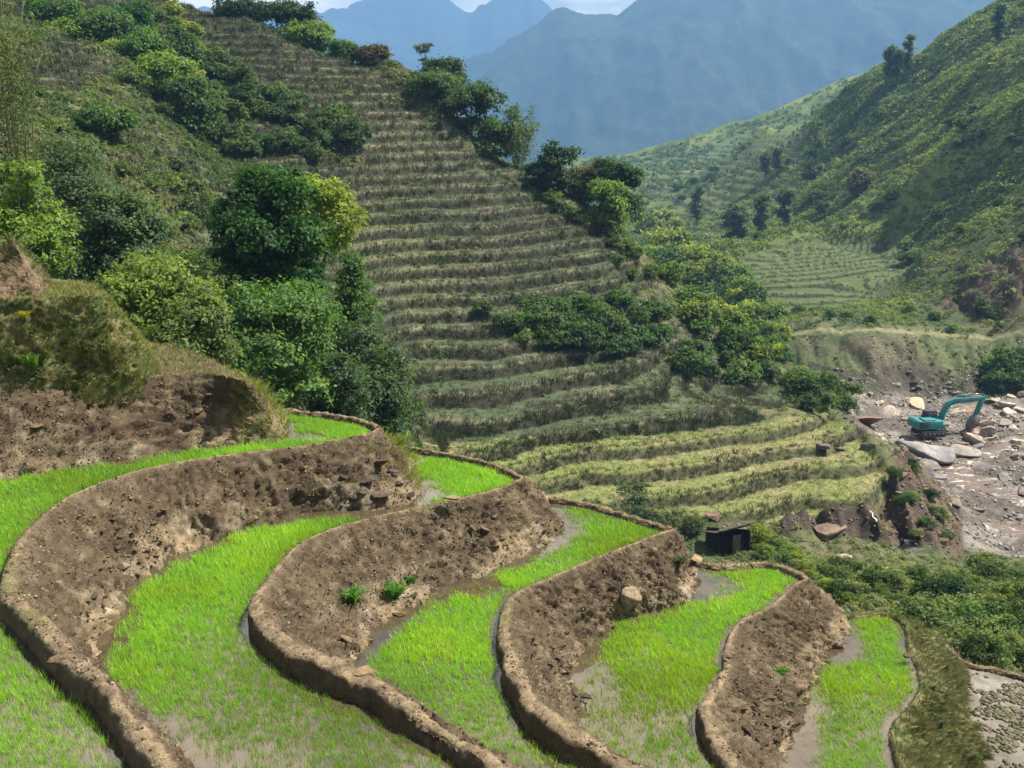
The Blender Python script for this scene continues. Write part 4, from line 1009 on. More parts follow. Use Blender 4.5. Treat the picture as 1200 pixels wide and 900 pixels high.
# far trees across the valley
far_trees = [(1044, 432, 52, 11, 'slim tree on the right skyline, the left one of two'), (1067, 425, 37, 9, 'slim tree on the right skyline, the right one of two'), (1053, 430, 58, 10, 'short tree between the two slim skyline trees'),
             (958, 400, 143, 20, 'pale tree group of one crown on the far right slope'), (898, 470, 178, 12, 'dark slim tree on the far terraces, upper one'), (911, 465, 172, 10, 'dark slim tree beside the upper slim tree on the far terraces'),
             (818, 420, 218, 16, 'dark slim tree at the left foot of the far terraces'), (893, 330, 228, 18, 'tall dark tree on the valley floor, left of a pair'), (921, 325, 220, 18, 'tall dark tree on the valley floor, right of a pair'),
             (862, 330, 240, 24, 'broad grey green tree on the valley floor'), (1010, 335, 200, 30, 'olive round tree on the right slope'), (1174, 372, 0, 12, 'small tree on the right skyline at the top edge')]
for i, (u, y, vt, wp, lab) in enumerate(far_trees):
    make_tree(lab, u, y, vt, wp, (0.075, 0.115, 0.042) if i != 10 else (0.11, 0.12, 0.04), k=6, z0f=.08, seed=140 + i * 3, shape='column' if wp < 20 else 'round', clumps=18, per=20, leaf=1.0, asp=.6, cr=1.2)

# ------------------------------------------------------------------ shrubs: a few meshes, many copies
def shrub_mesh(seed, leaf, clumps=26, per=20):
    rng = np.random.default_rng(seed); L = []
    for i in range(5):
        a = i * 2.3 + rng.uniform(-.4, .4); r = rng.uniform(.25, .5) * (i > 0); s = rng.uniform(.34, .52)
        L.append((r * math.cos(a), r * math.sin(a), rng.uniform(.28, .62) if i else .62, s, s, s))
    return crown_mesh('shrub', L, seed, clumps, per, leaf, .55, .15, .2, .2)
SHR = [shrub_mesh(300 + i, .16) for i in range(6)]
SHRF = [shrub_mesh(320 + i, .11, 34, 30) for i in range(4)]
def shrub_region(poly, n, size_px, cols, label, group, seed, fine=False, ymin=27, flat=(.85, 1.25), cat='shrub', name='shrub', sink=.12):
    rng = np.random.default_rng(seed); P = np.array(poly, float); lo, hi = P.min(0), P.max(0); out = []; tries = 0
    while len(out) < n and tries < n * 40:
        tries += 1; q = rng.random(2) * (hi - lo) + lo
        if poly_sd(q[:1], q[1:], P)[0] < 0: continue
        if any((q[0] - a[0]) ** 2 + ((q[1] - a[1]) * 1.4) ** 2 < (size_px[0] * .55) ** 2 for a in out): continue
        p = hit(q[0], q[1], ymin); out.append(q)
        s = rng.uniform(*size_px) / FPX * (p[1] * CT - p[2] * ST) * .5
        c = np.array(cols[rng.integers(len(cols))]) * rng.uniform(.8, 1.25)
        M = (SHRF if fine else SHR)
        o = link(name, M[rng.integers(len(M))], loc=(p[0], p[1], p[2] - s * sink), rot=(0, 0, rng.random() * 6.28), scale=(s * rng.uniform(.9, 1.2), s * rng.uniform(.9, 1.2), s * rng.uniform(*flat)), color=c)
        tag(o, label, cat, group)
    return out
DKS = [(0.038, 0.078, 0.023), (0.055, 0.102, 0.030), (0.075, 0.125, 0.038)]
MGS = [(0.070, 0.125, 0.032), (0.090, 0.150, 0.036), (0.055, 0.10, 0.030), (0.105, 0.150, 0.040)]
BRS = [(0.16, 0.21, 0.038), (0.185, 0.23, 0.045), (0.105, 0.17, 0.034), (0.07, 0.125, 0.03)]
shrub_region([(250,70),(300,110),(390,140),(450,175),(440,195),(360,190),(280,185),(225,130)], 28, (32, 56), DKS, 'dark green shrub in the hollow at the upper left of the terraces', 'dark shrubs in the hollow left of the terraced hill', 1)
shrub_region([(610,360),(660,350),(760,362),(775,400),(760,425),(690,418),(640,405)], 18, (38, 60), DKS + [(0.05, 0.10, 0.03)], 'dark green shrub in the clump across the lower terraces', 'dark shrubs in the clump on the lower terraces', 2)
shrub_region([(545,358),(590,365),(650,405),(630,410),(580,385)], 6, (24, 36), MGS, 'mid green shrub at the left end of the clump on the lower terraces', 'mid green shrubs leading into the clump', 3)
shrub_region([(765,265),(800,290),(850,320),(900,370),(920,420),(880,425),(830,400),(790,350),(760,300)], 34, (36, 60), BRS, 'bright green shrub on the steep flank right of the terraced hill', 'bright shrubs on the right flank of the terraced hill', 4)
shrub_region([(780,400),(905,405),(925,440),(880,450),(800,440)], 10, (34, 56), DKS + MGS[:1], 'darker shrub at the foot of the flank right of the terraces', 'darker shrubs at the foot of the right flank', 5)
shrub_region([(925,448),(1000,448),(1003,470),(985,484),(930,482)], 7, (34, 50), DKS, 'dark round shrub on the tip of the spur above the river', 'dark shrubs on the spur above the river', 6)
shrub_region([(640,235),(700,265),(760,310),(770,335),(735,325),(690,280)], 12, (22, 36), MGS, 'green shrub along the ridge line under the ridge trees', 'shrubs under the ridge trees', 7)
shrub_region([(60,140),(130,200),(210,190),(250,260),(230,330),(140,290),(60,230)], 24, (28, 50), MGS + [(0.075, 0.10, 0.04)], 'grey green shrub on the open left slope', 'shrubs on the open left slope', 8)
shrub_region([(40,20),(200,15),(250,60),(240,110),(160,110),(120,75),(60,45)], 16, (28, 44), MGS + BRS, 'green shrub among the upper gully trees', 'shrubs among the upper gully trees', 9)
shrub_region([(200,330),(260,320),(270,400),(300,470),(470,480),(480,500),(350,486),(280,440),(230,390)], 16, (36, 60), DKS + MGS[:2], 'dark shrub at the bottom of the gully around the big dark tree', 'shrubs at the gully bottom', 10, ymin=38)
shrub_region([(250,60),(252,190),(300,240),(400,260),(390,300),(340,200),(275,110)], 10, (22, 34), MGS, 'mid green shrub at the left ends of the terraces', 'shrubs at the left ends of the terraces', 11)
shrub_region([(930,662),(1000,672),(1060,675),(1120,690),(1080,715),(1000,712),(940,690)], 22, (26, 46), LOWS, 'leafy green shrub on the slope between the rice fields and the river', 'leafy shrubs between the rice fields and the river', 12, True)
shrub_region([(880,636),(930,650),(960,690),(1000,712),(975,716),(930,670),(880,655)], 12, (26, 40), BRS, 'light green broad leaved plant just behind the lower rice fields', 'broad leaved plants behind the lower rice fields', 13, True)
shrub_region([(1080,735),(1200,715),(1260,730),(1260,790),(1150,780),(1085,755)], 14, (56, 90), LOWS[:2] + LOWS[3:], 'mid green bush behind the muddy field at the right edge', 'bushes behind the muddy field', 14, True)
shrub_region([(1080,668),(1200,672),(1260,690),(1210,715),(1130,705)], 12, (34, 56), LOWS, 'green bush on the near river bank at the right edge', 'bushes on the near river bank', 15, True)
shrub_region([(640,588),(700,604),(828,616),(820,640),(740,632),(660,612)], 10, (26, 42), [(0.08, 0.115, 0.06), (0.10, 0.135, 0.065), (0.075, 0.11, 0.045)], 'grey green broad leaved shrub below the low terraces', 'grey green shrubs below the low terraces', 21, True)
shrub_region([(1050,535),(1085,560),(1118,600),(1122,640),(1062,640),(1046,585)], 11, (16, 30), LOWS + DKS, 'small green shrub on the eroded slope at the right end of the low terraces', 'shrubs on the eroded slope at the end of the low terraces', 22, True)
shrub_region([(1160,430),(1260,425),(1260,470),(1165,462)], 9, (40, 60), DKS + MGS[:1], 'green bush on the far river bank behind the excavator', 'bushes on the far river bank behind the excavator', 16)
shrub_region([(930,360),(1190,365),(1190,392),(930,390)], 12, (14, 26), DKS + MGS[:2], 'small dark bush above the grassy track across the river', 'bushes above the grassy track', 17)
shrub_region([(1060,250),(1200,190),(1280,200),(1280,300),(1160,285),(1100,330),(1060,350)], 12, (22, 38), MGS + DKS, 'green bush on the lower right slope above the dark scarp', 'bushes on the lower right slope', 18)
shrub_region([(940,160),(1100,120),(1200,60),(1200,180),(1060,250),(960,260),(900,250)], 14, (18, 30), DKS + MGS[:1], 'dark green bush on the middle of the right valley slope', 'dark bushes on the right valley slope', 19)
shrub_region([(760,215),(900,190),(900,280),(830,290),(770,260)], 8, (12, 22), DKS, 'dark bush on the far valley terraces', 'bushes on the far valley terraces', 20)
o_ = [(742, 590, 76, 66, (0.060, 0.095, 0.052), 'grey green leafy bush right behind the third rice field dike'), (796, 616, 75, 46, (0.055, 0.085, 0.05), 'grey green leafy bush left of the dark hut'), (772, 600, 75.5, 44, (0.085, 0.12, 0.06), 'pale leaved bush between the two grey green bushes behind the dike'), (818, 594, 77, 24, (0.06, 0.15, 0.02), 'small vivid green bush behind the hut'), (1112, 700, 42, 78, (0.026, 0.062, 0.022), 'large dark green round bush at right above the muddy field'), (1150, 745, 34, 90, (0.06, 0.115, 0.03), 'large mid green bush in front of the dark round bush at right'), (470, 520, 26.5, 34, (0.075, 0.13, 0.06), 'pale green weed bush behind the tip of the highest bank'), (452, 500, 30, 40, (0.07, 0.12, 0.06), 'blue green weed bush behind the far dike of the highest field')]
for i, (u, v, y, wp, c, lab) in enumerate(o_):
    p = at_y(u, v, y); zg = float(hz(p[0], p[1])); s = wp / FPX * (y * CT - zg * ST) * .52
    z = min(zg, p[2] - s * .3) if i < 6 else zg
    if i >= 6: s = max(s, (p[2] - zg) * .6)
    tag(link('shrub', SHRF[i % 4], loc=(p[0], p[1], z - .1), rot=(0, 0, i), scale=(s, s, s * (.95 if i < 6 else 1.0)), color=c), lab, 'shrub')

# ------------------------------------------------------------------ undergrowth and grass that nobody could count
def bush_tmpl(seed, n, leaf, h=.6):
    rng = np.random.default_rng(seed); d = rng.normal(size=(n, 3)); d[:, 2] = np.abs(d[:, 2]); d /= np.linalg.norm(d, axis=1)[:, None]
    P = d * rng.uniform(.5, 1.05, n)[:, None] * np.array([.6, .6, h]); V, F = leaf_cards(P, d + rng.normal(size=(n, 3)) * .4 + [0, 0, .3], leaf, .6, rng); return V, F
def visible_grid(u0, u1, v0, v1, n, rng):
    return rng.uniform(u0, u1, n), rng.uniform(v0, v1, n)
def scatter_world(n, s0, s1, y0, y1, rng):
    s = rng.uniform(s0, s1, n); t = rng.random(n); y = np.sqrt(y0 ** 2 + (y1 ** 2 - y0 ** 2) * t); x = s * y
    z, cv = terrain(x, y); return x, y, z, cv
rng = np.random.default_rng(77)
def undergrowth(name, label, n, s0, s1, y0, y1, keep, size, cols, tm, seed):
    rng = np.random.default_rng(seed); x, y, z, cv = scatter_world(n, s0, s1, y0, y1, rng)
    k = keep(x, y, z, cv); ok = rng.random(n) < k; x, y, z = x[ok], y[ok], z[ok]; m = len(x)
    cl = fbm2(x / 7, y / 7, seed, 3) * .5 + .5
    ci = np.clip((cl * 1.6 - .3) * len(cols) + rng.normal(size=m) * .7, 0, len(cols) - 1).astype(int)
    c = np.array(cols)[ci] * (.75 + .5 * rng.random(m))[:, None]
    s = rng.uniform(size[0], size[1], m) * (.6 + .8 * cl) * (np.clip(y / 330, .4, 1.15) if y1 == 480 else 1)
    V, F, T = merge_instances(tm, rng.integers(0, len(tm), m), np.stack([x, y, hz(x, y) - .05], -1), s, rng.random(m) * 6.28, None, c)
    tag(link(name, new_mesh(name, V, F, M_LEAFC, {'Col': T})), label, 'undergrowth' if name == 'undergrowth' else 'grass', kind='stuff'); print(name, label[:30], m, len(V))
TB = [bush_tmpl(400 + i, 26, .3) for i in range(5)]; TBs = [bush_tmpl(420 + i, 14, .42) for i in range(4)]
UG = [(0.045, 0.080, 0.026), (0.062, 0.100, 0.032), (0.085, 0.125, 0.040), (0.110, 0.135, 0.052), (0.125, 0.125, 0.060)]
open_ = lambda cv: (1 - cv['ter'] * .97) * (1 - cv['river']) * (1 - cv['scarp']) * (1 - cv['cliff'] * .9) * (1 - cv['path'])
undergrowth('undergrowth', 'low scrub covering the left slope and gully', 52000, -.62, -.05, 36, 190, lambda x, y, z, cv: np.clip(open_(cv) * (.75 + .5 * fbm2(x / 9, y / 9, 5, 3)), 0, 1) * (cv['u'] < 520), (.55, 1.35), UG, TB, 1)
undergrowth('undergrowth', 'low leafy scrub on the slope below the rice fields and on the right flank', 20000, -.05, .62, 27, 150, lambda x, y, z, cv: np.clip(open_(cv) * (1 - cv['scree']) * (.8 + .5 * fbm2(x / 6, y / 6, 6, 3)), 0, 1), (.3, .75), UG[2:4] + [(0.14, 0.18, 0.06), (0.18, 0.20, 0.09), (0.11, 0.15, 0.05)], TB, 2)
undergrowth('undergrowth', 'low scrub covering the right valley side', 88000, .08, .60, 165, 480, lambda x, y, z, cv: np.clip((1 - cv['rt'] * .97) * (1 - cv['rfar'] * .85) * (1 - cv['river']) * (1 - cv['scree'] * .8) * (1 - cv['path']) * np.clip(.6 + .9 * fbm2(x / 26, y / 26, 7, 3), .35, 1), 0, 1), (1.2, 3.0), [(0.06, 0.10, 0.032), (0.09, 0.14, 0.042), (0.125, 0.18, 0.05), (0.165, 0.21, 0.06)], TB, 3)
undergrowth('undergrowth', 'distant tree cover on the far hazy hillside', 12000, -.2, .55, 480, 890, lambda x, y, z, cv: np.clip((1 - cv['rfar'] * .4) * (.7 + 1.0 * fbm2(x / 40, y / 40, 8, 3)), 0, 1), (2.2, 5.0), UG[:3], TBs, 4)
undergrowth('undergrowth', 'dark weeds along the small far terraces', 16000, .1, .45, 180, 320, lambda x, y, z, cv: cv['rt'] * sstep(.6, .75, cv['f']), (.3, .65), UG[:3], TBs, 6)
undergrowth('undergrowth', 'weeds on the scree across the river', 5000, .2, .62, 135, 200, lambda x, y, z, cv: cv['scree'] * np.clip(.35 + 1.2 * fbm2(x / 8, y / 8, 9, 3), 0, 1), (.4, 1.1), UG, TBs, 5)
undergrowth('undergrowth', 'scattered low bushes breaking up the hill terraces', 9000, -.5, .3, 60, 175, lambda x, y, z, cv: cv['hill'] * np.clip(.15 + 1.1 * fbm2(x / 11, y / 11, 44, 4), 0, 1), (.35, .95), UG[:3], TB, 12)
# grass on the terraced hill: edge colours paled for backlight, riser colours darkened for shade
TG = [blade_tuft(9, .62, .065, .26, .45, 600 + i) for i in range(6)]
def hill_grass(label, n, y0, y1, s0, s1, mask, sel, cols, hs, seed, sparse=.5):
    rng = np.random.default_rng(seed); x, y, z, cv = scatter_world(n, s0, s1, y0, y1, rng)
    f = cv['f']; ok = rng.random(n) < mask(cv) * sel(f) * np.clip(.75 + sparse * fbm2(x / 5, y / 5, seed, 3), 0, 1); x, y, f = x[ok], y[ok], f[ok]; m = len(x)
    cn = fbm2(x / 10, y / 10, seed + 3, 3) * .5 + .5
    ci = np.clip((cn * 1.5 - .25) * len(cols) + rng.normal(size=m) * .8, 0, len(cols) - 1).astype(int)
    c = np.array(cols)[ci] * (.75 + .5 * rng.random(m))[:, None]
    s = rng.uniform(*hs, m); s3 = np.stack([s * 1.1, s * 1.1, s * rng.uniform(.8, 1.3, m)], 1)
    V, F, T = merge_instances(TG, rng.integers(0, 6, m), np.stack([x, y, hz(x, y) - .05], -1), s3, rng.random(m) * 6.28, None, c)
    tag(link('grass', new_mesh('grass', V, F, M_STRAW, {'Col': T})), label, 'grass', kind='stuff'); print('grass', m)
EDGE = lambda f: np.maximum(sstep(.84, .95, f), 1 - sstep(.04, .22, f)); RIS = lambda f: sstep(.58, .7, f) * (1 - sstep(.88, .96, f)); TRD = lambda f: 1 - RIS(f)
STRAW = [(0.075, 0.108, 0.046), (0.100, 0.122, 0.060), (0.132, 0.134, 0.092), (0.155, 0.148, 0.118), (0.086, 0.114, 0.050)]
DARKG = [(0.034, 0.052, 0.020), (0.044, 0.056, 0.026), (0.056, 0.057, 0.032), (0.044, 0.068, 0.024)]
hm = lambda cv: np.clip(cv['hill'] + cv['lt'] + cv['lsl'], 0, 1)
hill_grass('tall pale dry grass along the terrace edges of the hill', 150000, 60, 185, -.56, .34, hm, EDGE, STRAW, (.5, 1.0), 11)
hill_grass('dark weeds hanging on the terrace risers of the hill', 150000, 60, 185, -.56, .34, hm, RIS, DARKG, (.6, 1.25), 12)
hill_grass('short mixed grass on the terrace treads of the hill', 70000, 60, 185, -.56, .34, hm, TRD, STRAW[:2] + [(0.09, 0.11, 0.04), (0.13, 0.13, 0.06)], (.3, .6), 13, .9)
LG = [(0.105, 0.15, 0.045), (0.14, 0.175, 0.055), (0.18, 0.18, 0.085), (0.085, 0.125, 0.04)]
hill_grass('short yellow green grass on the low wide terraces', 60000, 62, 105, -.2, .4, lambda cv: cv['flats'], TRD, LG, (.16, .32), 14, .6)
hill_grass('weedy edges of the low wide terraces', 50000, 62, 105, -.2, .4, lambda cv: cv['flats'], lambda f: np.maximum(RIS(f), EDGE(f) * .5), DARKG + [(0.10, 0.11, 0.06)], (.3, .75), 15, .8)
# ------------------------------------------------------------------ rocks
M_ROCK = mat_rock('river_rock', (0.13, 0.115, 0.10), (0.27, 0.24, 0.21), (0.42, 0.38, 0.33))
M_STONE = mat_rock('bank_stone', (0.10, 0.08, 0.055), (0.22, 0.175, 0.12), (0.36, 0.30, 0.22), 2.0)
def rock_mesh(seed, flat=.7, sub=4, cuts=13, rough=.2):
    rng = np.random.default_rng(seed); import bmesh
    bm = bmesh.new(); bmesh.ops.create_icosphere(bm, subdivisions=sub, radius=1.0)
    V = np.array([v.co[:] for v in bm.verts]); F = np.array([[v.index for v in f.verts] for f in bm.faces]); bm.free()
    for k in range(cuts):                                       # planar breaks give the rock its flat faces
        d = rng.normal(size=3); d /= np.linalg.norm(d); h = rng.uniform(.36, .72); q = V @ d; ex = np.maximum(q - h, 0); V = V - d * ex[:, None] * .92
    V = V * (1 + rough * fbm3(V * 2.1 + seed, seed, 4))[:, None]
    V *= np.array([1, rng.uniform(.65, 1), flat]); return new_mesh('rock', V, F, None, None, smooth=False)
RK = [rock_mesh(i + 1, (.55, .7, .45, .8, .6, .5, .75, .65)[i]) for i in range(8)]
RKS = []
for m in RK:
    c = m.copy(); c.materials.append(M_STONE); RKS.append(c); m.materials.append(M_ROCK)
def rock(p, s, label, group=None, seed=0, col=(1, 1, 1), stone=False, tilt=.3, sink=.35, name='boulder', flat=1.0):
    r = np.random.default_rng(seed); M = RKS if stone else RK
    o = link(name, M[seed % 8], loc=(p[0], p[1], p[2] + s * (.45 - sink)), rot=(r.uniform(-tilt, tilt), r.uniform(-tilt, tilt), r.random() * 6.28), scale=(s, s * r.uniform(.7, 1), s * r.uniform(.8, 1.1) * flat), color=col)
    return tag(o, label, 'rock', group)
PALE_C = (1.35, 1.2, 1.0); GREY = (.8, .8, .85); BROWN = (.75, .55, .42); DARK = (.45, .42, .42); WHITE = (1.6, 1.5, 1.35)
big = [(1066, 526, 100, GREY, 'long grey boulder left below the excavator', .75), (1125, 531, 54, (1.1, 1.05, 1), 'pale split boulder right below the excavator', .7), (1150, 548, 46, DARK, 'dark wet boulder with a white top in the stream', .8), (1108, 535, 26, DARK, 'dark boulder between the split boulder and the grey boulder', .8),
       (1077, 474, 32, (1.7, 1.45, 1.0), 'cream coloured boulder behind the excavator cab', .8), (1120, 486, 40, WHITE, 'white slab under the excavator boom', .6), (1152, 498, 48, PALE_C, 'pale slab right of the excavator bucket', .6), (1180, 500, 50, WHITE, 'white slab at the right edge of the river bed', .5), (1140, 505, 26, BROWN, 'brown rock in front of the excavator bucket', .9),
       (1192, 520, 44, PALE_C, 'pale boulder at the right edge below the white slab', .7), (1046, 482, 36, PALE_C, 'pale boulder left of the excavator', .6), (1030, 472, 20, PALE_C, 'small pale boulder at the head of the river bed', .6), (1010, 492, 60, BROWN, 'long brown mud covered boulder below the spur', .45), (1060, 492, 30, BROWN, 'brown boulder left of the excavator tracks', .7),
       (1018, 525, 40, (.6, .58, .55), 'grey boulder at the edge of the low terraces', .7), (960, 522, 34, DARK, 'dark rock on the low terraces, left one', .7), (985, 527, 26, DARK, 'dark rock on the low terraces, right one', .7),
       (968, 628, 62, (.62, .48, .36), 'brown slab shaped boulder below the eroded bank', .9), (1118, 588, 34, (.7, .62, .5), 'rounded brown grey boulder right of the eroded bank', .8), (985, 657, 34, PALE_C, 'pale flat rock among shrubs below the brown slab', .5), (1048, 684, 36, PALE_C, 'pale flat rock among shrubs left of the dark round bush', .5), (838, 606, 26, (.62, .40, .30), 'rusty brown rock behind the hut', .8),
       (1095, 600, 30, GREY, 'grey boulder alone on the mud left of the brown pool', .7), (1040, 668, 30, PALE_C, 'pale boulder among the shrubs below the eroded bank', .6), (1090, 705, 24, PALE_C, 'small pale boulder left of the dark round bush', .6), (1178, 560, 34, GREY, 'grey boulder at the right edge of the lower stream', .6), (1085, 545, 40, (.6, .56, .52), 'low grey boulder below the long grey boulder', .5), (1070, 645, 60, DARK, 'dark overgrown rock at the edge of the river mud', .4), (1165, 470, 28, PALE_C, 'pale boulder behind the excavator boom', .7), (1100, 562, 30, GREY, 'grey boulder at the left of the stream', .6)]
for i, (u, v, wp, c, lab, fl) in enumerate(big):
    p = hit(u, v); s = wp / FPX * (p[1] * CT - p[2] * ST) * .55
    rock(p, s, lab, None, i + 3, c, flat=fl, sink=.52)
rng = np.random.default_rng(5); n = 0
while n < 130:
    u, v = rng.uniform(1000, 1240), rng.uniform(464, 650)
    if poly_sd(np.array([u]), np.array([v]), RIVER)[0] < 5: continue
    pr = 1.0 if v < 545 else .35
    if rng.random() > pr: continue
    p = hit(u, v); s = rng.choice([.35, .5, .7, 1.0, 1.4], p=[.3, .3, .2, .14, .06]) * (1.5 if v < 530 and u > 1085 else 1)
    rock(p, s, 'loose pale or brown rock strewn over the river bed', 'rocks strewn over the river bed', int(rng.integers(1000)), ([PALE_C, WHITE, PALE_C, BROWN, (1, .9, .8)] if v < 520 else [PALE_C, GREY, GREY, BROWN, (.7, .62, .55)])[rng.integers(5)], flat=.8); n += 1
for k in range(60):
    u, v = rng.uniform(960, 1160), rng.uniform(432, 466)
    p = hit(u, v); rock(p, rng.uniform(.25, .8), 'grey rock in the eroded scree bank across the river', 'rocks in the scree bank across the river', int(rng.integers(1000)), [(.7, .65, .55), (.5, .45, .4)][k % 2])
n = 0
while n < 26:
    u, v = rng.uniform(1046, 1128), rng.uniform(535, 650)
    if poly_sd(np.array([u]), np.array([v]), [(1050, 540), (1085, 555), (1122, 600), (1126, 648), (1050, 644), (1044, 585)])[0] < 0: continue
    p = hit(u, v); rock(p, rng.choice([.2, .35, .55, .8], p=[.35, .35, .2, .1]), 'brown rock in the eroded slope at the right end of the low terraces', 'rocks in the eroded slope at the end of the low terraces', int(rng.integers(1000)), [BROWN, (.8, .7, .58), GREY][rng.integers(3)]); n += 1
# gravel over the river bed
def gravel(label, n, s0, s1, y0, y1, mask, size, cols, seed, yz=None):
    rng = np.random.default_rng(seed); x, y, z, cv = scatter_world(n, s0, s1, y0, y1, rng); ok = rng.random(n) < mask(cv, x, y); x, y = x[ok], y[ok]; m = len(x)
    T = []
    for i in range(4):
        r = np.random.default_rng(i); V = np.array([(1, 0, 0), (-1, 0, 0), (0, 1, 0), (0, -1, 0), (0, 0, .8), (0, 0, -.6)], float) * r.uniform(.6, 1.1, (6, 1)); T.append((V, np.array([(0, 2, 4), (2, 1, 4), (1, 3, 4), (3, 0, 4), (2, 0, 5), (1, 2, 5), (3, 1, 5), (0, 3, 5)])))
    c = np.array(cols)[rng.integers(0, len(cols), m)] * (.7 + .6 * rng.random(m))[:, None]
    V, F, Tt = merge_instances(T, rng.integers(0, 4, m), np.stack([x, y, hz(x, y) + .02], -1), rng.uniform(*size, m) * rng.uniform(.5, 1, m), rng.random(m) * 6.28, None, c)
    tag(link('gravel', new_mesh('gravel', V, F, M_GRAV, {'Col': Tt})), label, 'gravel', kind='stuff')
M_GRAV, nt = nmat('gravel_stone'); g = G(nt); g.out(g.bsdf(g.attr('Col'), .85, .2))
GC = [(0.22, 0.195, 0.165), (0.14, 0.115, 0.09), (0.36, 0.33, 0.28), (0.09, 0.075, 0.06)]
gravel('gravel and small stones over the river bed', 15000, .28, .64, 84, 155, lambda cv, x, y: cv['river'] * np.clip(.5 + 1.1 * fbm2(x / 6, y / 4, 91, 3), 0.05, 1), (.08, .42), GC, 21)
gravel('stones in the scree across the river', 9000, .2, .64, 140, 175, lambda cv, x, y: cv['scree'] * np.clip(.3 + fbm2(x / 6, y / 4, 92, 3), 0, 1), (.1, .4), GC, 22)
gravel('crumbled earth on the eroded banks', 6000, .2, .5, 64, 110, lambda cv, x, y: cv['cliff'], (.06, .3), [(0.14, 0.095, 0.06), (0.08, 0.055, 0.035), (0.2, 0.15, 0.1)], 23)

# ------------------------------------------------------------------ stream: muddy braids with white water
M_STREAM, nt = nmat('stream_water'); g = G(nt); p = g.pos()
mp = g.n('ShaderNodeMapping'); mp.inputs['Scale'].default_value = (.5, 1.2, 1); g.l(p, mp.inputs['Vector'])
nf = g.noise(mp.outputs[0], 0.9, 8, .72, .8)
foam = g.ramp(nf, [(0.55, 0.0), (0.66, 1.0)])
col = g.mix(foam, (0.13, 0.095, 0.065), (0.62, 0.60, 0.57))
g.out(g.bsdf(col, g.ramp(nf, [(0.5, .10), (0.6, .6)]), .5, g.bump(nf, .6, .2)))
def ribbon(name, label, pts, w, lift=.12):
    C = np.array([hit(u, v) for u, v in pts]); W = np.array(w)
    Q = catmull(np.concatenate([C, W[:, None]], 1), .5); C, W = Q[:, :3], Q[:, 3]
    t = np.gradient(C[:, :2], axis=0); nn = np.stack([-t[:, 1], t[:, 0]], 1); nn /= np.linalg.norm(nn, axis=1)[:, None] + 1e-9
    C[:, 2] = smooth1(C, 4)[:, 2]
    k = np.linspace(-1, 1, 9); arc = np.arange(len(C)) * .5
    wl = W * (1 + .35 * fbm2(arc * .25, arc * 0, 3, 3))
    R = np.stack([np.concatenate([C[:, :2] + nn * (q * wl)[:, None], (C[:, 2] + lift - .5 * q ** 4)[:, None]], 1) for q in k], 0)
    R[..., 2] += fbm2(R[..., 0] * 1.2, R[..., 1] * 1.2, 66, 3) * .10
    me = new_mesh(name, R.reshape(-1, 3), grid_faces(9, len(C)), M_STREAM, smooth=True); tag(link(name, me), label, 'water', kind='structure')
ribbon('stream_water', 'muddy stream with white rapids between the river boulders', [(1290, 508), (1210, 512), (1165, 528), (1140, 536), (1118, 545), (1125, 556), (1160, 562), (1230, 570)], [2.0, 2.2, 2.2, 2.0, 2.5, 3.5, 3.5, 3])
ribbon('stream_water', 'shallow braided stream spreading over the lower river bed', [(1105, 552), (1120, 560), (1145, 570), (1200, 580), (1290, 590)], [1.2, 2, 2.6, 3, 3])
ribbon('stream_water', 'brown muddy pool at the lower end of the river bed', [(1150, 612), (1175, 620), (1210, 626), (1290, 634)], [1.5, 2.5, 3, 2.5])
# small waterfall at the eroded bank
M_FOAM, nt = nmat('falling_water'); g = G(nt); n_ = g.noise(g.pos(), 5, 5, .7); g.out(g.bsdf(g.ramp(n_, [(0.3, (.55, .56, .58)), (0.6, (.85, .86, .88))]), .35, .5, g.bump(n_, .6, .05)))
pt = hit(1019, 598); mb = MB(); bx = [];
path = [hit(1020 + k * 2.0 + (k % 2), 599 + k * 3.6) + np.array([.05 * (k % 2), -.10, .03]) for k in range(5)]
[mb.tube([np.array(q) + [j * .13 - .13, .03 * j, .1 * (j % 2)] for q in path], [.03, .05, .045, .06, .09 + .02 * j], 6) for j in range(1)]; o = mb.build('waterfall', M_FOAM, smooth=True); tag(o, 'thin white waterfall pouring off the eroded bank into the river', 'water', kind='structure')
LEDGE = hit(1019, 600)

# ------------------------------------------------------------------ stones set in the earth banks
def bank_stones(idx, poly, n, smin, smax, label, group, seed, cols, flat=.7):
    rng = np.random.default_rng(seed); P = np.array(poly, float); lo, hi = P.min(0), P.max(0); c = 0; pts = []
    for _ in range(n * 60):
        if c >= n: break
        q = rng.random(2) * (hi - lo) + lo
        if poly_sd(q[:1], q[1:], P)[0] < 0: continue
        s = rng.uniform(smin, smax) * (1 if rng.random() > .15 else 1.4)
        p, nr = on_bank(idx, *q)
        if any(np.linalg.norm(p - a) < (s + b) * .75 for a, b in pts): continue
        pts.append((p, s)); c += 1
        o = link('stone', RKS[rng.integers(8)], loc=p + nr * s * .15, rot=(rng.uniform(-.4, .4), rng.uniform(-.4, .4), rng.random() * 6.28), scale=(s, s * rng.uniform(.6, .95), s * flat * rng.uniform(.7, 1.2)), color=np.array(cols[rng.integers(len(cols))]) * rng.uniform(.8, 1.2))
        tag(o, label, 'stone', group)
SC = [(.9, .85, .75), (.7, .68, .5), (1.1, 1, .9), (.6, .5, .42), (.55, .55, .38)]
bank_stones(0, [(222,468),(250,458),(275,478),(308,490),(300,518),(255,520),(225,498)], 40, .10, .22, 'mossy flat stone in the heap on the tall brown bank at left', 'stones heaped in the tall brown bank', 1, SC, .5)
bank_stones(1, [(118,600),(200,596),(196,650),(160,680),(150,700),(112,745),(92,725),(100,680),(120,655)], 62, .05, .14, 'small stone in the patch on the highest curving bank', 'stones in the highest curving bank', 2, SC, .6)
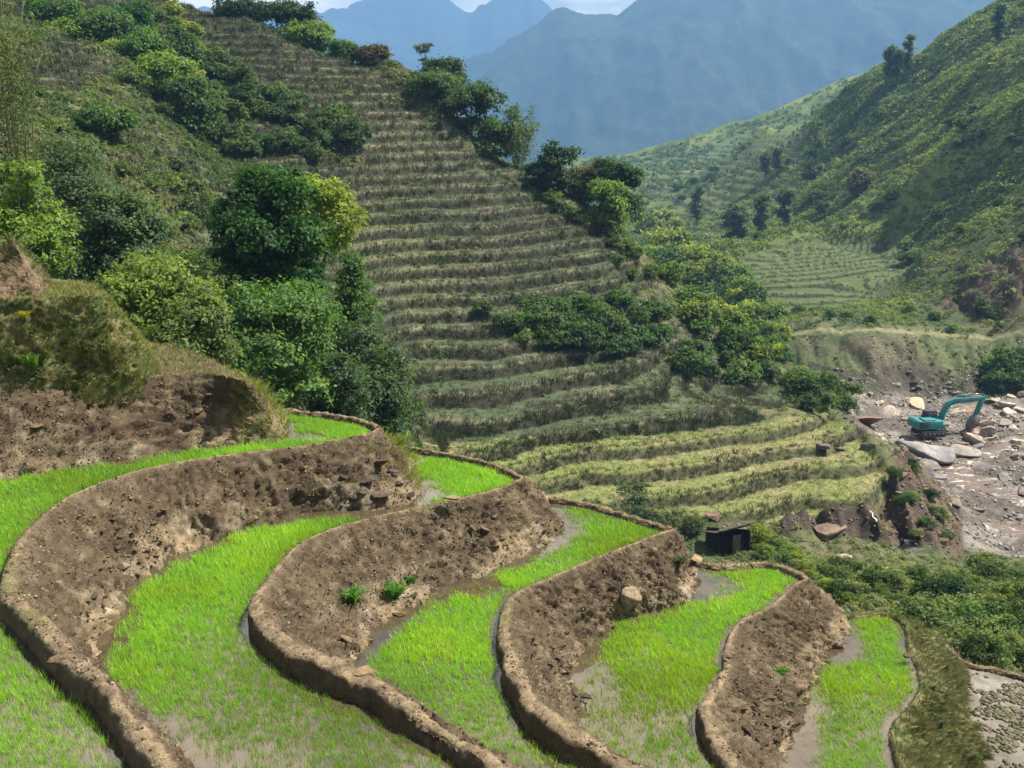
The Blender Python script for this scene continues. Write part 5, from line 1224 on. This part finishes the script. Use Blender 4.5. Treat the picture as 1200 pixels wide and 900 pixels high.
bank_stones(1, [(395,560),(440,530),(470,555),(485,585),(455,590),(400,595)], 20, .14, .30, 'dark rock sticking out at the end of the highest curving bank', 'dark rocks at the end of the highest curving bank', 3, [(.5, .46, .45), (.65, .6, .58), (.85, .78, .72), (.4, .36, .36)], .6)
bank_stones(2, [(535,600),(590,598),(600,640),(560,650)], 16, .10, .22, 'dark rock in the hollow of the second curving bank', 'dark rocks in the second curving bank', 4, [(.5, .46, .42), (.8, .75, .68), (.4, .36, .34)], .5)
bank_stones(2, [(628,610),(655,600),(662,622),(640,640),(630,636)], 14, .08, .16, 'stone at the right end of the second curving bank', 'stones at the right end of the second curving bank', 5, SC)
bank_stones(3, [(618,745),(668,760),(672,790),(650,810),(625,790)], 34, .05, .12, 'small stone in the rubble patch of the third curving bank', 'stones in the third curving bank', 6, SC)
bank_stones(3, [(765,680),(810,665),(818,700),(770,712)], 18, .05, .11, 'small pale stone low at the right end of the third curving bank', 'pale stones at the right end of the third curving bank', 7, [(1.1, 1, .85), (.9, .8, .65)])
bank_stones(3, [(660,800),(686,812),(692,838),(668,836)], 9, .08, .18, 'dark stone at the water below the third curving bank', 'dark stones at the foot of the third curving bank', 8, [(.5, .45, .42), (.8, .7, .6)])
bank_stones(4, [(865,820),(915,810),(938,850),(925,885),(885,880),(868,850)], 34, .06, .18, 'stone in the rubble at the lower end of the fourth bank', 'stones at the lower end of the fourth bank', 9, SC + [(.4, .38, .36)])
bank_stones(4, [(950,765),(990,735),(996,745),(960,800)], 12, .05, .12, 'small stone along the foot of the fourth bank', 'stones at the foot of the fourth bank', 10, SC)
one = [(3, 735, 704, .36, (1.5, 1.4, 1.2), 'big pale boulder set in the third curving bank', 1.3), (1, 145, 666, .16, (1.9, 1.85, 1.8), 'white stone low in the highest curving bank', .6), (2, 402, 750, .20, (1.5, 1.25, .9), 'pale flat stone on the second bank beside the dike corner', .45), (2, 466, 722, .22, (1.2, .95, .7), 'flat tan stone at the foot of the second curving bank', .4), (2, 485, 699, .14, (.5, .45, .42), 'dark stone under the right weed tuft', .9), (4, 958, 803, .22, (.5, .42, .36), 'dark stone overhanging the water below the fourth bank', .7), (0, 45, 498, .16, (1.5, 1.3, 1.0), 'pale stone in the tall brown bank at the left', .8)]
for i, (b, u, v, s, c, lab, fl) in enumerate(one):
    p, nr = on_bank(b, u, v); o = link('stone', RKS[(i * 3 + 3) % 8], loc=p + nr * s * .2, rot=(.2, .1, i), scale=(s, s * .8, s * fl), color=c); tag(o, lab, 'stone')
for i, (u, v, z, s, c, lab, fl) in enumerate([(427, 787, ZW[2] + .34, .30, (1.7, 1.4, 1.0), 'flat cream slab lying on the dike corner below the second field', .25), (398, 792, ZW[2] + .05, .24, (1.5, 1.3, 1.0), 'flat pale slab at the water outlet by the dike corner', .25), (533, 583, ZW[2] + .3, .34, (1.5, 1.35, 1.1), 'flat pale stone on the dike below the far end of the second field', .25), (74, 772, ZW[1] + .28, .22, (1.1, .95, .75), 'tan clod shaped stone on the dike of the highest field', .7), (852, 768, ZW[4] + .26, .17, (1, .85, .65), 'round tan stone on the dike of the fourth field', .8), (1066, 768, ZW[5] + .2, .2, (.7, .65, .5), 'grey mossy stone on the dike of the smallest field', .8), (815, 655, ZW[4] + .3, .34, (1.7, 1.55, 1.25), 'pale slab at the far corner of the fourth field', .3)]):
    p = at_z(u, v, z); o = link('stone', RKS[(i * 5 + 1) % 8], loc=p, rot=(.08, .05, i * 1.3), scale=(s, s * .62, s * fl), color=c); tag(o, lab, 'stone')

# ------------------------------------------------------------------ weed tufts on the banks
def weed(idx, u, v, size, lab, seed, col=(0.085, 0.21, 0.03)):
    p, nr = on_bank(idx, u, v); rng = np.random.default_rng(seed); V, F = blade_tuft(90, size, size * .085, size * .28, .95, seed, seg=2)
    V[:, :2] += V[:, 2:3] * nr[None, :2] * .5
    me = new_mesh('weed_tuft', V, F, M_LEAF, {'tint': np.repeat(np.clip(.5 + rng.normal(size=90) * .25, 0, 1), 5)}); tag(link('weed_tuft', me, loc=p - nr * .03, color=col), lab, 'plant')
weed(2, 412, 704, .36, 'bright green weed tuft on the second bank, left one of three', 1); weed(2, 461, 698, .42, 'biggest green weed tuft, middle one of three on the second bank', 2, (0.07, 0.19, 0.028)); weed(2, 483, 682, .26, 'small green weed tuft, right one of three on the second bank', 3, (0.075, 0.16, 0.04))
weed(4, 913, 792, .26, 'small bright green weed on the fourth bank', 4); weed(3, 797, 660, .26, 'olive weed tuft near the top of the third bank', 5, (0.10, 0.13, 0.05)); weed(99, 38, 428, .42, 'light green strappy weed on the left grassy bank', 6, (0.09, 0.17, 0.03)); weed(99, 30, 372, .24, 'yellow green weed tuft near the top of the left grassy bank', 7, (0.30, 0.32, 0.03))
weed(1, 470, 520, .34, 'sunlit light green weed at the far tip of the highest bank', 8, (0.14, 0.2, 0.04))

# clods in the muddy field
q, d = pts_in(FIELD[6]['poly'], 24000, rng); uu, vv = project(np.concatenate([q, np.full((len(q), 1), ZW[6])], 1)); ok = (d > .1) & (uu < 1330) & (vv < 960) & (rng.random(len(q)) < np.clip(.32 + 1.3 * fbm2(q[:, 0] * 2.4, q[:, 1] * 2.4, 95, 4), 0, 1)); q = q[ok]; m = len(q)
V0 = np.array([(1, 0, 0), (-1, 0, 0), (0, 1, 0), (0, -1, 0), (.1, .1, .4), (0, 0, -.6)], float); F0 = np.array([(0, 2, 4), (2, 1, 4), (1, 3, 4), (3, 0, 4), (2, 0, 5), (1, 2, 5), (3, 1, 5), (0, 3, 5)])
c = np.array([(0.11, 0.085, 0.06), (0.16, 0.135, 0.10), (0.08, 0.066, 0.04), (0.09, 0.10, 0.04)])[rng.integers(0, 4, m)] * (.7 + .6 * rng.random(m))[:, None]
V, F, T = merge_instances([(V0, F0)], np.zeros(m, int), np.concatenate([q, np.full((m, 1), ZW[6] + .01)], 1), rng.uniform(.02, .10, m), rng.random(m) * 6.28, None, c)
tag(link('mud_clods', new_mesh('mud_clods', V, F, M_GRAV, {'Col': T})), 'clods and stubble sticking out of the muddy field', 'mud', kind='stuff')

# ------------------------------------------------------------------ hut
M_WOOD = mat_simple('weathered_dark_board', (0.035, 0.030, 0.026), .9, .1, .4, 5); M_GREYB = mat_simple('grey_board', (0.13, 0.125, 0.11), .85, .15, .3, 4); M_ROOF = mat_simple('mossy_roof', (0.085, 0.072, 0.055), .95, .1, .45, 2.5, dirt=(0.12, 0.125, 0.06), bumps=.5); M_OPENING_SHADE = mat_simple('opening_shade_boards', (0.02, 0.018, 0.016), .9, .1)
ph = hit(852, 643); zg = float(hz(ph[0], ph[1])); zb = min(zg, ph[2]) - .1
hut = link('hut', None, loc=(ph[0], ph[1], zb), rot=(0, 0, math.radians(14)))
tag(hut, 'small dark plank hut with sloping mossy roof below the low terraces', 'hut')
Wd, Dp = 2.5, 2.0
def hpart(nm, m, fn, parent=hut, bev=.015): b = MB(); fn(b); return b.build(nm, m, parent, bev)
hpart('wall', M_WOOD, lambda b: b.box((0, Dp / 2, .55), (Wd, .06, 1.3)))
hpart('wall', M_WOOD, lambda b: b.prism([(-Dp / 2, -.1), (Dp / 2, -.1), (Dp / 2, 1.12), (-Dp / 2, 1.84)], -Wd / 2, -Wd / 2 + .06)).rotation_euler[2] = PI / 2
hpart('wall', M_WOOD, lambda b: b.prism([(-Dp / 2, -.1), (Dp / 2, -.1), (Dp / 2, 1.5), (-Dp / 2, 2.22)], Wd / 2 - .06, Wd / 2)).rotation_euler[2] = PI / 2
for i in range(2):
    hut.children[1 + i].location = (0, 0, 0)
hpart('wall', M_OPENING_SHADE, lambda b: [b.box((-Wd / 2 + .12 + .155 * k, -Dp / 2 + .03, .68), (.14, .04, 1.56)) for k in range(5)])  # near-black boards put in for the shade of the open left front
hpart('door', M_GREYB, lambda b: [b.box((-.02 + .16 * k, -Dp / 2 + .0, .72), (.15, .04, 1.60)) for k in range(4)])
for x in (-Wd / 2 + .03, -.13, .62, Wd / 2 - .03): hpart('post', M_WOOD, lambda b: b.box((x, -Dp / 2 - .04, .78), (.09, .09, 1.75)))
RX, RY = math.radians(-20), math.radians(-9)
RM = np.array([[1, 0, 0], [0, math.cos(RX), -math.sin(RX)], [0, math.sin(RX), math.cos(RX)]]) ; RM = np.array([[math.cos(RY), 0, math.sin(RY)], [0, 1, 0], [-math.sin(RY), 0, math.cos(RY)]]) @ RM
def roof(b):
    for k in range(9): b.box(np.array([0, 0, 1.78]) + RM @ np.array([-1.48 + .37 * k, -.05, .012 * (k % 2)]), (.36, Dp + .7, .09), RM)
rf = hpart('roof', M_ROOF, roof)
hpart('beam', M_WOOD, lambda b: b.box(np.array([0, 0, 1.66]) + RM @ np.array([0, -Dp / 2 - .06, 0]), (Wd + .2, .1, .1), RM))
hpart('weight_stone', M_STONE, lambda b: [b.box(np.array([0, 0, 1.78]) + RM @ np.array([-1.0 + .5 * k, -.7 + .3 * (k % 3), .10]), (.24, .2, .14), RM) for k in range(4)], rf)

# ------------------------------------------------------------------ excavator
M_TEAL = mat_simple('teal_paint', (0.004, 0.170, 0.165), .5, .45, .3, 1.2, dirt=(0.11, 0.10, 0.075)); M_DKP = mat_simple('dark_grey_paint', (0.035, 0.037, 0.042), .6, .3, .2, 2); M_TRK = mat_simple('muddy_track', (0.05, 0.042, 0.035), .85, .2, .4, 3); M_STEEL = mat_simple('worn_bucket_steel', (0.085, 0.075, 0.068), .6, .4, .4, 3, dirt=(0.16, 0.11, 0.07)); M_ROD = mat_simple('polished_rod', (0.6, 0.6, 0.62), .2, .5, .05, 1, metal=1.0); M_GLASS = mat_simple('dark_cab_glass', (0.02, 0.025, 0.03), .06, .6, .1, 1); M_RED = mat_simple('faded_red_hose_cover', (0.35, 0.12, 0.10), .6, .3)
pe = hit(1087, 511)
ex = link('excavator', None, loc=(pe[0], pe[1], pe[2]), rot=(0, 0, math.radians(8)))
tag(ex, 'teal crawler excavator working among the river boulders', 'excavator')
def ep(nm, m, fn, parent=ex, bev=.03): b = MB(); fn(b); return b.build(nm, m, parent, bev)
def stadium(cx, cz, L, r, n=8):
    P = [(cx + L / 2 + r * math.sin(i * PI / n), cz - r * math.cos(i * PI / n)) for i in range(n + 1)]; P += [(cx - L / 2 - r * math.sin(i * PI / n), cz + r * math.cos(i * PI / n)) for i in range(n + 1)]; return P
for s in (-1, 1):
    y = s * 1.05
    tr = ep('track', M_TRK, lambda b: [b.prism(stadium(.1, .44, 2.7, .42), y - .28, y + .28)] + [b.box((.1 - 1.3 + k * .26, y, .875), (.10, .58, .05)) for k in range(11)], bev=.02)
    for k in range(5): ep('wheel', M_DKP, lambda b: b.cyl((-1.1 + k * .6, y - .31, .4), (-1.1 + k * .6, y + .31, .4), .2), tr, 0)
ep('chassis', M_DKP, lambda b: (b.box((.1, 0, .55), (2.2, 1.7, .5)), b.cyl((.1, 0, .75), (.1, 0, 1.05), .65, 20)))
house = ep('body', M_TEAL, lambda b: (b.box((-.15, 0, 1.65), (2.9, 2.5, 1.1)), b.box((-.6, -.55, 2.3), (1.6, 1.3, .22)), b.box((1.3, -.85, 1.45), (.7, .75, .65))), bev=.07)
ep('counterweight', M_TEAL, lambda b: b.prism([(-2.35, 1.2), (-1.6, 1.1), (-1.6, 2.3), (-2.1, 2.3), (-2.35, 2.0)], -1.25, 1.25), bev=.08)
ep('engine_panel', M_DKP, lambda b: b.box((-1.35, -1.262, 1.7), (1.3, .02, .85)), house, .005)
ep('exhaust_pipe', M_DKP, lambda b: b.cyl((-1.0, .2, 2.3), (-1.0, .2, 2.85), .06), house, 0)
cabn = ep('cab', M_DKP, lambda b: (b.prism([(-.35, 2.15), (1.35, 1.15), (1.45, 1.2), (1.45, 2.0), (1.15, 3.05), (-.3, 3.05), (-.4, 2.9)], .32, 1.22), b.box((.42, .77, 3.09), (1.6, .98, .08))), bev=.04)
ep('window', M_GLASS, lambda b: b.prism([(-.2, 2.2), (.45, 2.0), (.45, 2.9), (-.2, 2.9)], .308, .32), cabn, 0); ep('window', M_GLASS, lambda b: b.prism([(.55, 2.0), (1.25, 1.95), (1.05, 2.9), (.55, 2.9)], .308, .32), cabn, 0); ep('window', M_GLASS, lambda b: b.prism([(-.2, 2.0), (1.25, 1.95), (1.05, 2.9), (-.2, 2.9)], 1.22, 1.232), cabn, 0)
ep('boom', M_TEAL, lambda b: b.prism([(1.0, 1.5), (1.55, 1.45), (1.95, 2.6), (2.55, 3.75), (3.3, 4.15), (5.5, 4.25), (7.05, 4.55), (7.35, 4.8), (7.05, 5.0), (5.4, 4.92), (3.0, 4.85), (2.2, 4.4), (1.55, 3.3)], -.28, .2), bev=.05)
ep('hose_cover', M_RED, lambda b: b.prism([(4.3, 4.93), (6.9, 5.06), (6.9, 5.13), (4.3, 5.0)], -.2, .1), bev=0)
ep('stick', M_TEAL, lambda b: b.prism([(6.95, 5.35), (7.5, 5.1), (7.45, 4.5), (6.75, 2.65), (6.3, 2.2), (6.05, 2.35), (6.2, 3.0), (6.75, 4.6)], -.2, .12), bev=.04)
ep('hydraulic_cylinder', M_TEAL, lambda b: b.cyl((1.35, -.4, 1.75), (2.15, -.4, 2.95), .11), bev=0); ep('hydraulic_cylinder', M_TEAL, lambda b: b.cyl((3.6, -.04, 5.05), (5.5, -.04, 5.32), .11), bev=0); ep('hydraulic_cylinder', M_TEAL, lambda b: b.cyl((7.35, -.04, 4.9), (6.95, -.04, 3.6), .09), bev=0)
ep('piston_rod', M_ROD, lambda b: (b.cyl((2.15, -.4, 2.95), (2.75, -.4, 3.95), .055), b.cyl((5.5, -.04, 5.32), (6.95, -.04, 5.3), .055), b.cyl((6.95, -.04, 3.6), (6.75, -.04, 2.5), .05)), bev=0)
bk = ep('bucket', M_STEEL, lambda b: b.prism([(6.75, 2.5), (6.2, 2.45), (5.7, 1.9), (5.4, 1.1), (5.5, .5), (5.75, .3), (5.78, .45), (5.66, .7), (5.66, 1.1), (5.95, 1.7), (6.45, 2.05), (6.8, 1.95)], -.55, .5), bev=.02)
ep('side_plate', M_STEEL, lambda b: [b.prism([(6.75, 2.45), (6.2, 2.4), (5.7, 1.85), (5.45, 1.1), (5.6, .45), (6.4, 1.0), (6.85, 1.95)], y, y + .05) for y in (-.552, .452)], bk, 0)
ep('tooth', M_STEEL, lambda b: [b.box((5.66, -.45 + .24 * k, .22), (.1, .1, .34)) for k in range(5)], bk, 0)
# ------------------------------------------------------------------ light, sky, air
SUN_AZ, SUN_EL = math.radians(8), math.radians(57)      # from +x towards +y
sd = np.array([math.cos(SUN_EL) * math.cos(SUN_AZ), math.cos(SUN_EL) * math.sin(SUN_AZ), math.sin(SUN_EL)])
sl = bpy.data.lights.new('sun', 'SUN'); sl.energy = 5.0; sl.angle = math.radians(0.53); sl.color = (1.0, 0.955, 0.88)
so = bpy.data.objects.new('sun', sl); COL.objects.link(so)
from mathutils import Vector
so.rotation_euler = Vector(-sd).to_track_quat('-Z', 'Y').to_euler()
so.location = (60, 40, 120)

w = bpy.data.worlds.new('World'); sc.world = w; w.use_nodes = True
nt = w.node_tree; nt.nodes.clear(); g = G(nt)
sky = g.n('ShaderNodeTexSky'); sky.sky_type = 'NISHITA'; sky.sun_disc = False
sky.sun_elevation = SUN_EL; sky.sun_rotation = math.radians(90) - SUN_AZ
sky.air_density = 1.0; sky.dust_density = 1.5; sky.ozone_density = 1.0
tc = g.n('ShaderNodeTexCoord').outputs['Generated']
mp = g.n('ShaderNodeMapping'); mp.inputs['Scale'].default_value = (1, 1, 3.5); g.l(tc, mp.inputs['Vector'])
n = g.noise(mp.outputs[0], 2.2, 8, 0.62, 0.3)
sep = g.n('ShaderNodeSeparateXYZ'); g.l(tc, sep.inputs[0])
low = g.math('MULTIPLY', g.ramp(sep.outputs['Z'], [(0.6, 1.0), (0.85, 0.25)]), g.ramp(sep.outputs['Y'], [(0.0, 0.25), (0.6, 1.0)]))            # cloud bank over the mountains, thinner higher up
cl = g.math('MULTIPLY', g.ramp(n, [(0.42, 0.0), (0.58, 1.0)]), low)
colr = g.mix(cl, sky.outputs[0], (CLOUD, CLOUD * .86, CLOUD * .66))
bg = g.n('ShaderNodeBackground'); bg.inputs['Strength'].default_value = 0.055
g.l(colr, bg.inputs['Color'])
o = g.n('ShaderNodeOutputWorld'); g.l(bg.outputs[0], o.inputs['Surface'])

HAZE_TOP, HAZE_Y = 800.0, 7150.0
hb = MB(); hb.box((0, HAZE_Y / 2 - 150, (HAZE_TOP - 185) / 2), (15000, HAZE_Y + 300, HAZE_TOP + 185))
m, nt = nmat('haze_air'); g = G(nt)
pv = g.n('ShaderNodeVolumePrincipled'); pv.inputs['Color'].default_value = (0.20, 0.385, 0.66, 1); pv.inputs['Density'].default_value = HAZE_DENS
oo = g.n('ShaderNodeOutputMaterial'); g.l(pv.outputs[0], oo.inputs['Volume'])
tag(hb.build('haze', m), 'pale blue haze lying in the valley air', 'haze', kind='stuff')

sc.view_settings.view_transform = 'Standard'; sc.view_settings.look = 'None'; sc.view_settings.gamma = 1.0
sc.view_settings.exposure = EXPOSURE
sc.render.engine = 'CYCLES'
cy = sc.cycles
cy.use_denoising = True; cy.denoiser = 'OPENIMAGEDENOISE'
cy.max_bounces = 6; cy.diffuse_bounces = 3; cy.glossy_bounces = 2; cy.transmission_bounces = 4; cy.transparent_max_bounces = 6; cy.volume_bounces = 1
cy.use_adaptive_sampling = True; cy.adaptive_threshold = 0.02
cy.caustics_reflective = False; cy.caustics_refractive = False
